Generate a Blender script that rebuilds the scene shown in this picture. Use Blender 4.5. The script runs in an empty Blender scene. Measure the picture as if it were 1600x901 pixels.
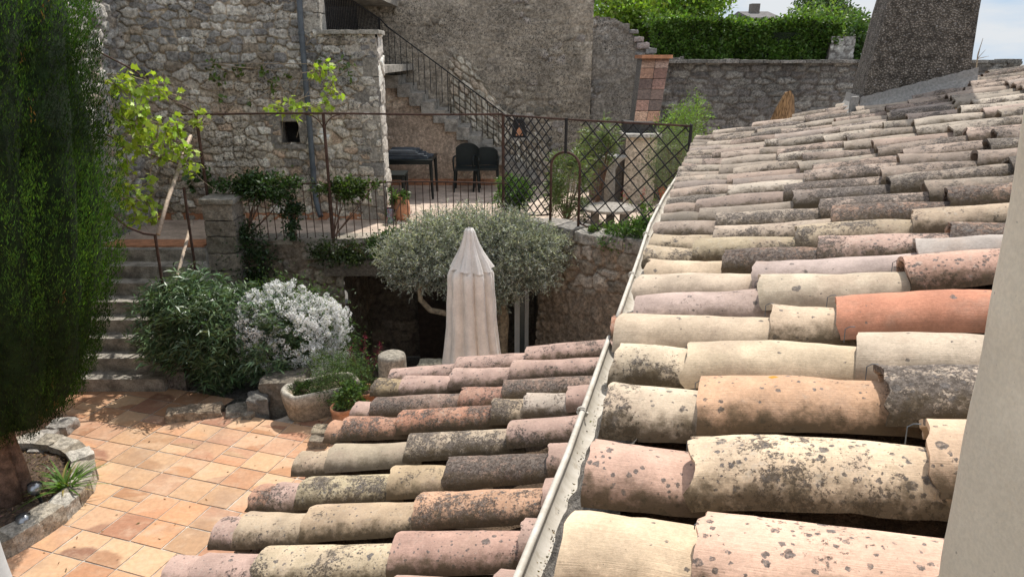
import bpy, math, random
import numpy as np
from mathutils import Vector
rad = math.radians
random.seed(7)
rng = np.random.default_rng(7)
scene = bpy.context.scene
COL = scene.collection

# ------------------------------------------------------------------ camera, world, sun, exposure
H = 3.9                                   # eye height above the courtyard
FPX, CX, CY = 1060.0, 800.0, 450.5
PITCH = math.atan(360 / FPX)
cd = bpy.data.cameras.new('camera'); cam = bpy.data.objects.new('camera', cd); COL.objects.link(cam)
cd.sensor_width = 36; cd.lens = 36 * FPX / 1600; cd.clip_start = 0.02; cd.clip_end = 2000
cam.location = (0, 0, H); cam.rotation_euler = (math.pi / 2 - PITCH, 0, 0)
scene.camera = cam
SUN_AZ, SUN_EL = rad(25), rad(57)          # azimuth from +Y towards +X
w = bpy.data.worlds.new('World'); scene.world = w; w.use_nodes = True
nt = w.node_tree; bg = nt.nodes['Background']
sky = nt.nodes.new('ShaderNodeTexSky'); sky.sky_type = 'NISHITA'; sky.sun_disc = False
sky.sun_elevation = SUN_EL; sky.sun_rotation = SUN_AZ; sky.dust_density = .7; sky.altitude = 300
tc = nt.nodes.new('ShaderNodeTexCoord'); mp = nt.nodes.new('ShaderNodeMapping'); mp.inputs['Scale'].default_value = (1, 1, 3.5)
no = nt.nodes.new('ShaderNodeTexNoise'); no.inputs['Scale'].default_value = 3.2; no.inputs['Detail'].default_value = 8; no.inputs['Roughness'].default_value = .55
cr = nt.nodes.new('ShaderNodeValToRGB'); cr.color_ramp.elements[0].position = .38; cr.color_ramp.elements[1].position = .58
mx = nt.nodes.new('ShaderNodeMix'); mx.data_type = 'RGBA'
nt.links.new(tc.outputs['Generated'], mp.inputs['Vector']); nt.links.new(mp.outputs[0], no.inputs['Vector'])
nt.links.new(no.outputs['Fac'], cr.inputs['Fac']); nt.links.new(cr.outputs['Color'], mx.inputs[0])
nt.links.new(sky.outputs[0], mx.inputs[6]); mx.inputs[7].default_value = (6.0, 6.05, 6.1, 1)
# near the horizon the cloud is thinner and the air paler
sp0 = nt.nodes.new('ShaderNodeSeparateXYZ'); nt.links.new(tc.outputs['Generated'], sp0.inputs[0])
mr = nt.nodes.new('ShaderNodeMapRange'); mr.interpolation_type = 'SMOOTHSTEP'; nt.links.new(sp0.outputs[2], mr.inputs['Value']); mr.inputs['From Min'].default_value = .08; mr.inputs['From Max'].default_value = .4
lowm = nt.nodes.new('ShaderNodeMix'); lowm.data_type = 'RGBA'; nt.links.new(cr.outputs['Color'], lowm.inputs[0]); lowm.inputs[6].default_value = (2.2, 3.0, 3.9, 1); lowm.inputs[7].default_value = (3.6, 3.75, 3.9, 1)
hm = nt.nodes.new('ShaderNodeMix'); hm.data_type = 'RGBA'; nt.links.new(mr.outputs[0], hm.inputs[0]); nt.links.new(lowm.outputs[2], hm.inputs[6]); nt.links.new(mx.outputs[2], hm.inputs[7])
nt.links.new(hm.outputs[2], bg.inputs['Color']); bg.inputs['Strength'].default_value = 0.15
sd = bpy.data.lights.new('sun', 'SUN'); sun = bpy.data.objects.new('sun', sd); COL.objects.link(sun)
sd.energy = 3.6; sd.angle = rad(.5); sd.color = (1, .95, .88)
sdir = Vector((math.sin(SUN_AZ) * math.cos(SUN_EL), math.cos(SUN_AZ) * math.cos(SUN_EL), math.sin(SUN_EL)))
sun.rotation_euler = sdir.to_track_quat('Z', 'Y').to_euler()
scene.view_settings.view_transform = 'Standard'; scene.view_settings.look = 'None'
scene.view_settings.exposure = 0.52; scene.view_settings.gamma = 1

# ------------------------------------------------------------------ placing helpers
SP, CP = math.sin(PITCH), math.cos(PITCH)
def ray(x, y):
    a = (x - CX) / FPX; b = -(y - CY) / FPX
    return np.array([a, CP + b * SP, -SP + b * CP])
def PY(x, y, Y):
    d = ray(x, y); p = d * (Y / d[1]); p[2] += H; return p
def PZ(x, y, z):
    d = ray(x, y); p = d * ((z - H) / d[2]); p[2] += H; return p
A = rad(17); UA = np.array([math.sin(A), math.cos(A)]); EA = np.array([math.cos(A), -math.sin(A)])
def US(u, s, z):
    p = UA * u + EA * s; return np.array([p[0], p[1], z])

# ------------------------------------------------------------------ numpy noise
def _h(ix, iy, s):
    n = (ix.astype(np.int64) * 374761393 + iy.astype(np.int64) * 668265263 + s * 982451653) & 0x7fffffff
    n = ((n ^ (n >> 13)) * 1274126177) & 0x7fffffff
    n = (n ^ (n >> 16)) & 0x7fffffff
    return (n % 100003) / 100003.0
def vnoise(x, y, s=0):
    x = np.asarray(x, float); y = np.asarray(y, float)
    ix = np.floor(x); iy = np.floor(y); fx = x - ix; fy = y - iy
    fx = fx * fx * (3 - 2 * fx); fy = fy * fy * (3 - 2 * fy)
    a = _h(ix, iy, s); b = _h(ix + 1, iy, s); c = _h(ix, iy + 1, s); d = _h(ix + 1, iy + 1, s)
    return (a * (1 - fx) + b * fx) * (1 - fy) + (c * (1 - fx) + d * fx) * fy
def fbm(x, y, s=0, o=4):
    t = 0; amp = .5; tot = 0
    for i in range(o):
        t = t + amp * vnoise(x * 2 ** i, y * 2 ** i, s + i * 17); tot += amp; amp *= .5
    return t / tot
def sstep(a, b, x):
    t = np.clip((x - a) / (b - a), 0, 1); return t * t * (3 - 2 * t)

# ------------------------------------------------------------------ shader helpers
class NT:
    def __init__(self, name):
        self.m = bpy.data.materials.new(name); self.m.use_nodes = True
        self.t = self.m.node_tree; self.b = self.t.nodes['Principled BSDF']
        self.pos = self.n('ShaderNodeNewGeometry').outputs['Position']
    def n(self, typ, **kw):
        nd = self.t.nodes.new(typ)
        for k, v in kw.items(): setattr(nd, k, v)
        return nd
    def l(self, a, b): self.t.links.new(a, b)
    def put(self, inp, v):
        if hasattr(v, 'default_value') or isinstance(v, bpy.types.NodeSocket): self.l(v, inp)
        else: inp.default_value = v
    def noise(self, scale, detail=4, rough=.5, vec=None, stretch=None):
        nd = self.n('ShaderNodeTexNoise'); nd.inputs['Scale'].default_value = scale
        nd.inputs['Detail'].default_value = detail; nd.inputs['Roughness'].default_value = rough
        v = vec if vec is not None else self.pos
        if stretch:
            mp = self.n('ShaderNodeMapping'); mp.inputs['Scale'].default_value = stretch; self.l(v, mp.inputs['Vector']); v = mp.outputs[0]
        self.l(v, nd.inputs['Vector']); return nd.outputs['Fac']
    def voro(self, scale, vec=None, feature='F1', out='Distance', rnd=1):
        nd = self.n('ShaderNodeTexVoronoi', feature=feature); nd.inputs['Scale'].default_value = scale
        nd.inputs['Randomness'].default_value = rnd
        self.l(vec if vec is not None else self.pos, nd.inputs['Vector'])
        return nd.outputs[out], nd
    def math(self, op, a, b=0, c=None, clamp=False):
        nd = self.n('ShaderNodeMath', operation=op, use_clamp=clamp); self.put(nd.inputs[0], a); self.put(nd.inputs[1], b)
        if c is not None: self.put(nd.inputs[2], c)
        return nd.outputs[0]
    def ramp(self, v, lo, hi, a=0., b=1.):
        nd = self.n('ShaderNodeMapRange', interpolation_type='SMOOTHSTEP'); self.put(nd.inputs['Value'], v)
        for k, x in (('From Min', lo), ('From Max', hi), ('To Min', a), ('To Max', b)): self.put(nd.inputs[k], x)
        return nd.outputs[0]
    def mix(self, f, a, b, mode='MIX'):
        nd = self.n('ShaderNodeMix', data_type='RGBA', blend_type=mode)
        self.put(nd.inputs[0], f)
        for i, v in ((6, a), (7, b)):
            if isinstance(v, tuple) and len(v) == 3: v = v + (1,)
            self.put(nd.inputs[i], v)
        return nd.outputs[2]
    def scale(self, col, f):          # colour times a float socket
        nd = self.n('ShaderNodeVectorMath', operation='SCALE'); self.put(nd.inputs[0], col); self.put(nd.inputs['Scale'], f)
        return nd.outputs[0]
    def attr(self, name, out='Color'):
        return self.n('ShaderNodeAttribute', attribute_name=name).outputs[out]
    def bump(self, h, strength=.5, dist=.01):
        nd = self.n('ShaderNodeBump'); nd.inputs['Strength'].default_value = strength; nd.inputs['Distance'].default_value = dist
        self.l(h, nd.inputs['Height']); self.l(nd.outputs[0], self.b.inputs['Normal'])
    def done(self, col, rough=.9, spec=.3, metal=0):
        self.put(self.b.inputs['Base Color'], col if not (isinstance(col, tuple) and len(col) == 3) else col + (1,))
        self.put(self.b.inputs['Roughness'], rough); self.b.inputs['Specular IOR Level'].default_value = spec
        self.b.inputs['Metallic'].default_value = metal
        return self.m

def simple(name, col, rough=.7, var=.25, sc=12, bump=.2, bd=.004, spec=.3, metal=0):
    t = NT(name); f = t.ramp(t.noise(sc, 6, .6), .3, .7, 1 - var, 1 + var)
    g = t.ramp(t.noise(sc * 9, 4, .6), .3, .7, 1 - var * .5, 1 + var * .5)
    c = t.scale(t.scale(tuple(col), f), g)
    if bump: t.bump(t.noise(sc * 6, 6, .6), bump, bd)
    return t.done(c, rough, spec, metal)

def stone_mat(name, dark=.5, pale=.3, bump=.6):
    t = NT(name); c = t.attr('Col')
    c = t.scale(c, t.ramp(t.noise(22, 8, .65), .3, .72, .62, 1.28))
    c = t.scale(c, t.ramp(t.noise(90, 4, .7), .25, .75, .72, 1.22))
    big = t.noise(1.3, 5, .6)
    m = t.math('MULTIPLY', t.ramp(t.noise(34, 10, .75), .50, .60), t.ramp(big, .38, .62, dark * .35, dark * 1.3), clamp=True)
    c = t.mix(m, c, (.045, .043, .04))
    m2 = t.math('MULTIPLY', t.ramp(t.noise(51, 8, .7), .60, .68), pale, clamp=True)
    c = t.mix(m2, c, (.52, .50, .46))
    t.bump(t.noise(45, 10, .7), bump, .02)
    return t.done(c, .95, .15)

def leaf_mat(name, rough=.5, trans=.35, spec=.4, tint=(1.25, 1.35, .55, 1)):
    t = NT(name); c = t.attr('Col')
    t.done(c, rough, spec)
    tr = t.n('ShaderNodeBsdfTranslucent'); mx = t.n('ShaderNodeMixShader'); mx.inputs[0].default_value = trans
    c2 = t.n('ShaderNodeMix', data_type='RGBA', blend_type='MULTIPLY'); c2.inputs[0].default_value = 1
    t.l(c, c2.inputs[6]); c2.inputs[7].default_value = tint
    t.l(c2.outputs[2], tr.inputs['Color'])
    t.l(t.b.outputs[0], mx.inputs[1]); t.l(tr.outputs[0], mx.inputs[2])
    t.l(mx.outputs[0], t.t.nodes['Material Output'].inputs['Surface'])
    return t.m

def tile_mat():
    t = NT('old_terracotta'); c = t.attr('Col'); L = t.attr('lich', 'Fac'); S = t.attr('spot', 'Fac')
    uv = t.attr('UVMap', 'Vector'); sep = t.n('ShaderNodeSeparateXYZ'); t.l(uv, sep.inputs[0]); V = sep.outputs[1]
    c = t.scale(c, t.ramp(t.noise(9, 6, .6), .3, .7, .78, 1.12))
    c = t.mix(t.ramp(t.noise(7, 5, .65), .48, .70, 0, .40), c, t.mix(t.noise(3, 2), (.42, .27, .18), (.36, .30, .25)))
    st = t.noise(1.0, 5, .7, vec=uv, stretch=(9, 130, 1))
    c = t.scale(c, t.ramp(st, .3, .7, .90, 1.07))
    c = t.scale(c, t.ramp(t.noise(140, 4, .8), .25, .75, .86, 1.12))
    # pale crust
    c = t.mix(t.math('MULTIPLY', t.ramp(t.noise(46, 10, .78), .55, .62), t.ramp(L, 0, 1, .0, .65)), c, (.46, .42, .35))
    # fine dark lichen: grain inside soft-edged patches
    patch = t.math('ADD', t.math('ADD', t.noise(5.5, 5, .65), t.math('MULTIPLY', V, .12)), t.math('MULTIPLY', L, .42))
    cov = t.ramp(patch, .60, 1.04)                                  # how much of the clay the lichen hides here
    grain = t.math('ADD', t.math('MULTIPLY', t.noise(120, 8, .85), .6), t.math('MULTIPLY', t.noise(38, 6, .75), .4))
    m = t.ramp(t.math('SUBTRACT', grain, t.math('SUBTRACT', .635, t.math('MULTIPLY', cov, .185))), -.006, .020)
    dk = t.mix(t.ramp(t.noise(90, 6, .85), .44, .58), (.038, .031, .027), (.165, .14, .12))
    c = t.mix(t.math('MULTIPLY', m, .90), c, dk)
    # round spots, three sizes
    for sc, r, k in ((42, .24, .5), (75, .26, .65), (18, .19, .30)):
        wv = t.n('ShaderNodeVectorMath', operation='ADD'); nn = t.n('ShaderNodeTexNoise'); nn.inputs['Scale'].default_value = sc * 2.6; nn.inputs['Detail'].default_value = 4
        t.l(t.pos, nn.inputs['Vector']); sc2 = t.n('ShaderNodeVectorMath', operation='SCALE'); t.l(nn.outputs['Color'], sc2.inputs[0]); sc2.inputs['Scale'].default_value = .6 / sc
        t.l(t.pos, wv.inputs[0]); t.l(sc2.outputs[0], wv.inputs[1])
        d, nd = t.voro(sc, vec=wv.outputs[0]); s3 = t.n('ShaderNodeSeparateColor'); t.l(nd.outputs['Color'], s3.inputs[0])
        rr = t.math('MULTIPLY', s3.outputs[0], r * 1.6)
        mk_ = t.math('MULTIPLY', t.ramp(t.math('SUBTRACT', rr, d), 0, .06), t.math('GREATER_THAN', t.math('MULTIPLY', S, k * 1.35), s3.outputs[1]))
        tone = t.mix(t.ramp(t.noise(170, 4, .8), .35, .65), (.055, .048, .045), (.19, .17, .155))
        c = t.mix(t.math('MULTIPLY', mk_, t.ramp(t.noise(90, 4, .8), .32, .5, .35, .9)), c, tone)
    # moss in the damp lower edge, widened to paint in shade between tile rows
    moss_shade = t.math('ADD', V, t.math('MULTIPLY', t.math('SUBTRACT', t.noise(26, 8, .7), .5), .6))
    c = t.mix(t.math('MULTIPLY', t.ramp(moss_shade, .68, .95), t.ramp(t.math('ADD', L, S), 0, .6, .25, .92)), c, t.mix(t.noise(50, 4, .7), (.045, .034, .02), (.11, .08, .045)))
    # orange lichen rosettes, rare
    d, nd = t.voro(5.5); s3 = t.n('ShaderNodeSeparateColor'); t.l(nd.outputs['Color'], s3.inputs[0])
    d2 = t.math('ADD', d, t.math('MULTIPLY', t.noise(70, 3, .6), .09))
    c = t.mix(t.math('MULTIPLY', t.ramp(d2, .105, .088), t.math('GREATER_THAN', s3.outputs[0], .86)), c, (.50, .23, .03))
    h = t.math('ADD', t.math('MULTIPLY', t.noise(60, 8, .75), .6), t.math('MULTIPLY', m, .35))
    h = t.math('ADD', h, t.math('MULTIPLY', st, .3)); t.bump(h, .6, .006)
    return t.done(c, .9, .15)

# ------------------------------------------------------------------ mesh builder
class MB:
    def __init__(s): s.v = []; s.f = []; s.c = []
    def add(s, v, f, c=(.22, .19, .16)):
        o = len(s.v); s.v += [tuple(map(float, p)) for p in v]; s.f += [tuple(i + o for i in q) for q in f]; s.c += [tuple(c)] * len(v); return s
    def box(s, lo, hi, c=(.22, .19, .16), rz=0, org=None, j=0):
        x0, y0, z0 = lo; x1, y1, z1 = hi
        v = [(x, y, z) for z in (z0, z1) for x, y in ((x0, y0), (x1, y0), (x1, y1), (x0, y1))]
        if j: v = [tuple(q + random.uniform(-j, j) for q in p) for p in v]
        if rz:
            ox, oy = org if org else (0, 0)
            v = [(ox + math.cos(rz) * x - math.sin(rz) * y, oy + math.sin(rz) * x + math.cos(rz) * y, z) for x, y, z in v]
        return s.add(v, [(0, 3, 2, 1), (4, 5, 6, 7), (0, 1, 5, 4), (1, 2, 6, 5), (2, 3, 7, 6), (3, 0, 4, 7)], c)
    def tube(s, pts, r, n=6, c=(1, 1, 1), cap=True):
        pts = [np.array(p, float) for p in pts]; rs = r if hasattr(r, '__len__') else [r] * len(pts)
        V = []; F = []; ref = None
        for i, p in enumerate(pts):
            d = pts[min(i + 1, len(pts) - 1)] - pts[max(i - 1, 0)]; d = d / (np.linalg.norm(d) + 1e-9)
            if ref is None: ref = np.array([0, 0, 1.]) if abs(d[2]) < .9 else np.array([1., 0, 0])
            a = np.cross(d, ref); a /= np.linalg.norm(a) + 1e-9; b = np.cross(d, a); ref = -b if False else ref
            if abs(np.dot(d, ref)) > .97: ref = np.array([1., 0, 0]) if abs(d[0]) < .9 else np.array([0, 1., 0])
            for k in range(n):
                t = 2 * math.pi * k / n; V.append(p + rs[i] * (math.cos(t) * a + math.sin(t) * b))
        for i in range(len(pts) - 1):
            for k in range(n): F.append((i * n + k, i * n + (k + 1) % n, (i + 1) * n + (k + 1) % n, (i + 1) * n + k))
        if cap: F.append(tuple(range(n))[::-1]); F.append(tuple((len(pts) - 1) * n + k for k in range(n)))
        return s.add(V, F, c)
    def lathe(s, prof, cx, cy, n=24, c=(1, 1, 1), wob=0, sx=1, sy=1):
        V = []; F = []
        for r, z in prof:
            for k in range(n):
                t = 2 * math.pi * k / n; q = r * (1 + wob * math.sin(3 * t + z * 5) + wob * random.uniform(-.5, .5)); V.append((cx + sx * q * math.cos(t), cy + sy * q * math.sin(t), z))
        for i in range(len(prof) - 1):
            for k in range(n): F.append((i * n + k, i * n + (k + 1) % n, (i + 1) * n + (k + 1) % n, (i + 1) * n + k))
        F.append(tuple(range(n))[::-1]); F.append(tuple((len(prof) - 1) * n + k for k in range(n)))
        return s.add(V, F, c)
    def build(s, name, m, parent=None, smooth=False, **tags):
        return mk(name, np.array(s.v), s.f, m, parent, np.array(s.c), smooth, **tags)

def mk(name, V, F, m, parent=None, C=None, smooth=False, uv=None, attrs=None, **tags):
    me = bpy.data.meshes.new(name); V = np.asarray(V, float)
    if isinstance(F, np.ndarray):
        k = F.shape[1]; me.vertices.add(len(V)); me.vertices.foreach_set('co', V.ravel())
        me.loops.add(F.size); me.loops.foreach_set('vertex_index', F.ravel().astype(np.int32))
        me.polygons.add(len(F)); me.polygons.foreach_set('loop_start', (np.arange(len(F)) * k).astype(np.int32))
        me.update(calc_edges=True)
    else:
        me.from_pydata([tuple(v) for v in V], [], F); me.update()
    if C is not None:
        ca = me.color_attributes.new('Col', 'FLOAT_COLOR', 'POINT'); c4 = np.ones((len(V), 4)); c4[:, :3] = C; ca.data.foreach_set('color', c4.ravel())
    for k, a in (attrs or {}).items():
        at = me.attributes.new(k, 'FLOAT', 'POINT'); at.data.foreach_set('value', np.broadcast_to(np.asarray(a, float), (len(V),)).ravel().copy())
    if uv is not None:
        li = np.empty(len(me.loops), np.int32); me.loops.foreach_get('vertex_index', li)
        u = me.uv_layers.new(name='UVMap'); u.data.foreach_set('uv', uv[li].ravel())
    if smooth: me.polygons.foreach_set('use_smooth', [True] * len(me.polygons))
    me.materials.append(m)
    o = bpy.data.objects.new(name, me); COL.objects.link(o)
    if parent is not None:
        o.parent = parent
        q = Vector((0, 0, 0)); pp = parent
        while pp is not None: q += pp.location; pp = pp.parent
        o.location = -q if parent.type == 'EMPTY' and parent.parent is None else Vector((0, 0, 0))
    for k, v in tags.items(): o[k] = v
    return o
def thing(name, label, cat, loc, group=None):
    o = bpy.data.objects.new(name, None); COL.objects.link(o); o.location = tuple(map(float, loc)); o.empty_display_size = .1
    o['label'] = label; o['category'] = cat
    if group: o['group'] = group
    return o
def tag(o, label, cat, group=None):
    o['label'] = label; o['category'] = cat
    if group: o['group'] = group
    return o

# ------------------------------------------------------------------ leaves
def leaves(name, P, D, length, width, C, m, parent=None, droop=.0, shape='blade', cup=.25, seed=0, **tags):
    """P centres, D growth directions; every leaf a folded blade of four corners and a tip"""
    r = np.random.default_rng(seed + len(P)); n = len(P)
    D = D / (np.linalg.norm(D, axis=1, keepdims=True) + 1e-9)
    R = r.normal(size=(n, 3)); S = np.cross(D, R); S /= np.linalg.norm(S, axis=1, keepdims=True) + 1e-9
    Nn = np.cross(S, D); L = length * r.uniform(.65, 1.25, (n, 1)); W = width * r.uniform(.7, 1.2, (n, 1))
    G = np.array([[0, 0, -1.]])
    if shape == 'blade':
        v0 = P; v1 = P + D * L * .45 + S * W * .5 + Nn * W * cup; v2 = P + D * L + G * L * droop; v3 = P + D * L * .45 - S * W * .5 + Nn * W * cup
        V = np.stack([v0, v1, v2, v3], 1).reshape(-1, 3); F = np.arange(4 * n).reshape(-1, 4); k = 4
    else:   # lobed leaf
        pts = [(0, 0), (.15, .55), (.5, .35), (.62, .72), (.8, .25), (1.15, 0), (.8, -.25), (.62, -.72), (.5, -.35), (.15, -.55)]
        V = np.stack([P + D * L * a + S * W * b + Nn * W * cup * abs(b) + G * L * droop * a * a for a, b in pts], 1).reshape(-1, 3)
        k = len(pts); F = np.arange(k * n).reshape(-1, k)
    return mk(name, V, F, m, parent, np.repeat(C, k, axis=0), **tags)
def vary(base, n, r, amt=.25, hue=.08):
    C = np.tile(np.array(base, float), (n, 1)) * (1 + amt * r.normal(size=(n, 1))); C *= 1 + hue * r.normal(size=(n, 3))
    return np.clip(C, .004, .95)
def unit(r, n):
    d = r.normal(size=(n, 3)); return d / np.linalg.norm(d, axis=1, keepdims=True)

# ------------------------------------------------------------------ materials
M = {}
M['tile'] = tile_mat()
M['stone_grey'] = stone_mat('grey_limestone', .75, .35)
M['stone_warm'] = stone_mat('warm_limestone', .45, .3)
M['stone_dark'] = stone_mat('render_over_rubble', .8, .35, .8)
M['stone_cut'] = stone_mat('cut_limestone', .35, .3, .35)
M['leaf'] = leaf_mat('leaf'); M['leaf_matte'] = leaf_mat('leaf_matte', .75, .25, .2); M['leaf_gloss'] = leaf_mat('leaf_gloss', .38, .2, .45)
M['petal'] = leaf_mat('petal', .7, .3, .2, (1, 1, 1, 1))
M['bark'] = simple('bark', (.16, .10, .07), .95, .45, 14, .8, .02)
M['bark_pale'] = simple('bark_pale', (.30, .24, .17), .95, .4, 18, .7, .012)
M['iron'] = simple('rusty_iron', (.075, .042, .030), .8, .4, 14, .3, .002)
M['iron_black'] = simple('black_iron', (.018, .017, .017), .6, .3, 14, .1, .002)
M['iron_grey'] = simple('painted_pipe', (.10, .115, .13), .55, .2, 6, .1, .002)
M['plaster'] = simple('window_render', (.80, .70, .55), .92, .10, 7, .5, .006)
def plaster_mat(name, col):
    t = NT(name); c = t.scale(col, t.ramp(t.noise(6, 6, .6), .3, .7, .88, 1.08)); c = t.mix(t.ramp(t.noise(2.5, 4, .6, stretch=(1, 1, .4)), .5, .75, 0, .35), c, (.58, .52, .38))
    c = t.mix(t.ramp(t.noise(130, 3, .7), .69, .74, 0, .6), c, (.25, .21, .16)); c = t.scale(c, t.ramp(t.noise(300, 3, .7), .3, .7, .93, 1.05))
    t.bump(t.math('ADD', t.noise(160, 6, .75), t.math('MULTIPLY', t.noise(14, 4, .6), 2.)), .5, .003); return t.done(c, .93, .15)
M['plaster'] = plaster_mat('window_render', (.86, .76, .60))
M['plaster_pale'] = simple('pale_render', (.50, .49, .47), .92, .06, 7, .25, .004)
M['zinc'] = simple('cream_gutter', (.66, .63, .56), .5, .10, 9, .15, .003)
def gutter_mat():
    t = NT('cream_gutter'); c = t.mix(t.ramp(t.noise(4, 6, .7, stretch=(1, 6, 1)), .35, .65), (.58, .54, .47), (.46, .42, .35))
    c = t.mix(t.math('MULTIPLY', t.ramp(t.noise(30, 9, .75), .52, .68), .55), c, (.30, .25, .18))
    c = t.mix(t.ramp(t.noise(90, 6, .8), .66, .72, 0, .8), c, (.10, .085, .07)); t.bump(t.noise(25, 5, .6), .2, .004)
    return t.done(c, .6, .3)
M['zinc'] = gutter_mat()
M['mortar'] = simple('mortar', (.20, .18, .155), .97, .5, 30, 1, .02)
M['deck'] = simple('mossy_channel', (.11, .075, .048), .97, .5, 12, 1, .02)
M['soil'] = simple('soil', (.15, .105, .075), 1, .5, 20, 1, .03)
M['gravel'] = simple('gravel_floor', (.24, .225, .20), 1, .5, 30, 1, .03)
M['concrete'] = simple('aged_step', (.29, .265, .225), .95, .45, 7, .8, .015)
M['plastic'] = simple('dark_green_plastic', (.010, .014, .013), .4, .2, 5, 0)
M['clay'] = simple('clay_pot', (.46, .22, .12), .8, .25, 14, .3, .004)
M['white'] = simple('white_frame', (.62, .63, .64), .5, .06, 5, 0)
M['dark'] = simple('dark_room', (.03, .027, .025), .9, .3, 5, 0)
M['canvas'] = simple('ecru_canvas', (.70, .66, .61), .9, .10, 5, .15, .002)
M['wood'] = simple('weathered_pole', (.42, .33, .25), .8, .3, 20, .4, .004)
M['lead'] = simple('lead_flashing', (.30, .285, .26), .7, .2, 60, .8, .006)
M['chrome'] = simple('grey_lamp_metal', (.32, .33, .34), .3, .1, 5, 0, metal=.8)

def cane():
    t = NT('woven_cane'); wv = t.noise(1, 4, .6, stretch=(70, 70, 6)); c = t.mix(t.ramp(wv, .35, .65), (.10, .055, .025), (.38, .23, .11))
    t.bump(wv, .8, .02); return t.done(c, .8)
M['cane'] = cane()
def chimney_mat():
    t = NT('pebbledash'); c = t.mix(t.ramp(t.noise(14, 8, .7), .35, .65), (.14, .12, .098), (.33, .285, .235))
    d, nd = t.voro(34); s = t.n('ShaderNodeSeparateColor'); t.l(nd.outputs['Color'], s.inputs[0])
    lo = t.noise(.9, 3, .5)
    mk_ = t.math('MULTIPLY', t.ramp(d, .34, .22), t.math('GREATER_THAN', s.outputs[0], .80))
    c = t.mix(t.math('MULTIPLY', mk_, .8), c, (.46, .42, .38))
    d1, nd1 = t.voro(70); c = t.scale(c, t.ramp(d1, .1, .6, 1.45, .5))
    t.bump(t.math('SUBTRACT', t.noise(60, 4, .7), d1), 1, .02); return t.done(c, .95, .2)
M['chimney'] = chimney_mat()
def patio_mat():
    """glazed flame pattern: each paving tile has its own tone and a curved paler half"""
    t = NT('patio_tile'); c = t.attr('Col'); c2 = t.attr('Col2'); uv = t.attr('UVMap', 'Vector'); k = t.attr('rnd', 'Fac'); j = t.attr('joint', 'Fac')
    sp = t.n('ShaderNodeSeparateXYZ'); t.l(uv, sp.inputs[0])
    ax = t.math('SUBTRACT', sp.outputs[0], t.math('MULTIPLY', k, 1.4)); ay = t.math('SUBTRACT', sp.outputs[1], -.35)
    rr = t.math('SQRT', t.math('ADD', t.math('MULTIPLY', ax, ax), t.math('MULTIPLY', ay, ay)))
    rr = t.math('ADD', rr, t.math('MULTIPLY', t.noise(9, 5, .6), .35))
    c = t.mix(t.math('MULTIPLY', t.ramp(rr, .95, 1.12), t.ramp(t.math('FRACT', t.math('MULTIPLY', k, 7.3)), .2, .8)), c, c2)
    c = t.mix(t.ramp(t.noise(2.2, 5, .6, stretch=(1, 3, 1)), .5, .72, 0, .5), c, (.62, .44, .29))
    c = t.scale(c, t.ramp(t.noise(25, 8, .65), .3, .7, .88, 1.1))
    c = t.mix(t.ramp(t.noise(4, 9, .75), .48, .72, 0, .5), c, (.60, .46, .33))
    c = t.mix(t.ramp(t.noise(60, 5, .7), .62, .74, 0, .5), c, (.20, .14, .10)); c = t.mix(t.ramp(t.noise(1.6, 6, .65), .50, .72, 0, .45), c, (.30, .20, .14))
    c = t.mix(j, c, t.scale((.46, .40, .33), t.ramp(t.noise(12, 6, .7), .35, .65, .45, 1.1)))
    t.bump(t.noise(20, 5, .6), .15, .01); return t.done(c, .62, .3)
M['patio'] = patio_mat()

# ------------------------------------------------------------------ masonry
GREY = [(.36, .34, .30), (.27, .26, .24), (.44, .41, .36), (.22, .21, .20), (.52, .49, .43), (.32, .27, .21)]
WARM = [(.48, .42, .33), (.40, .35, .28), (.56, .50, .41), (.31, .28, .24), (.60, .55, .47), (.44, .33, .24)]
BROWN = [(.26, .22, .17), (.32, .275, .21), (.22, .195, .155), (.38, .33, .26)]
def cells(a, b, cw, ch, seed, pn=2.6, jx=.34, jy=.22):
    y = b / ch; iy = np.floor(y); best = np.full(a.shape, 9.); sec = np.full(a.shape, 9.); bid = np.zeros(a.shape)
    for dy in (-1, 0, 1):
        ry = iy + dy; off = _h(ry, ry * 0 + 3, seed) ; wv = .75 + .6 * _h(ry, ry * 0 + 9, seed)
        x = a / (cw * wv) + off; ix = np.floor(x)
        for dx in (-2, -1, 0, 1, 2):
            rx = ix + dx
            sx = rx + .5 + jx * 2 * (_h(rx, ry, seed + 1) - .5); sy = ry + .5 + jy * 2 * (_h(rx, ry, seed + 2) - .5)
            sz = .82 + .36 * _h(rx, ry, seed + 5)
            d = ((np.abs(x - sx) * wv) ** pn + (np.abs(y - sy)) ** pn) ** (1 / pn) / sz
            idv = _h(rx, ry, seed + 7)
            closer = d < best
            sec = np.where(closer, best, np.minimum(sec, d)); bid = np.where(closer, idv, bid); best = np.where(closer, d, best)
    return best, sec - best, bid
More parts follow.
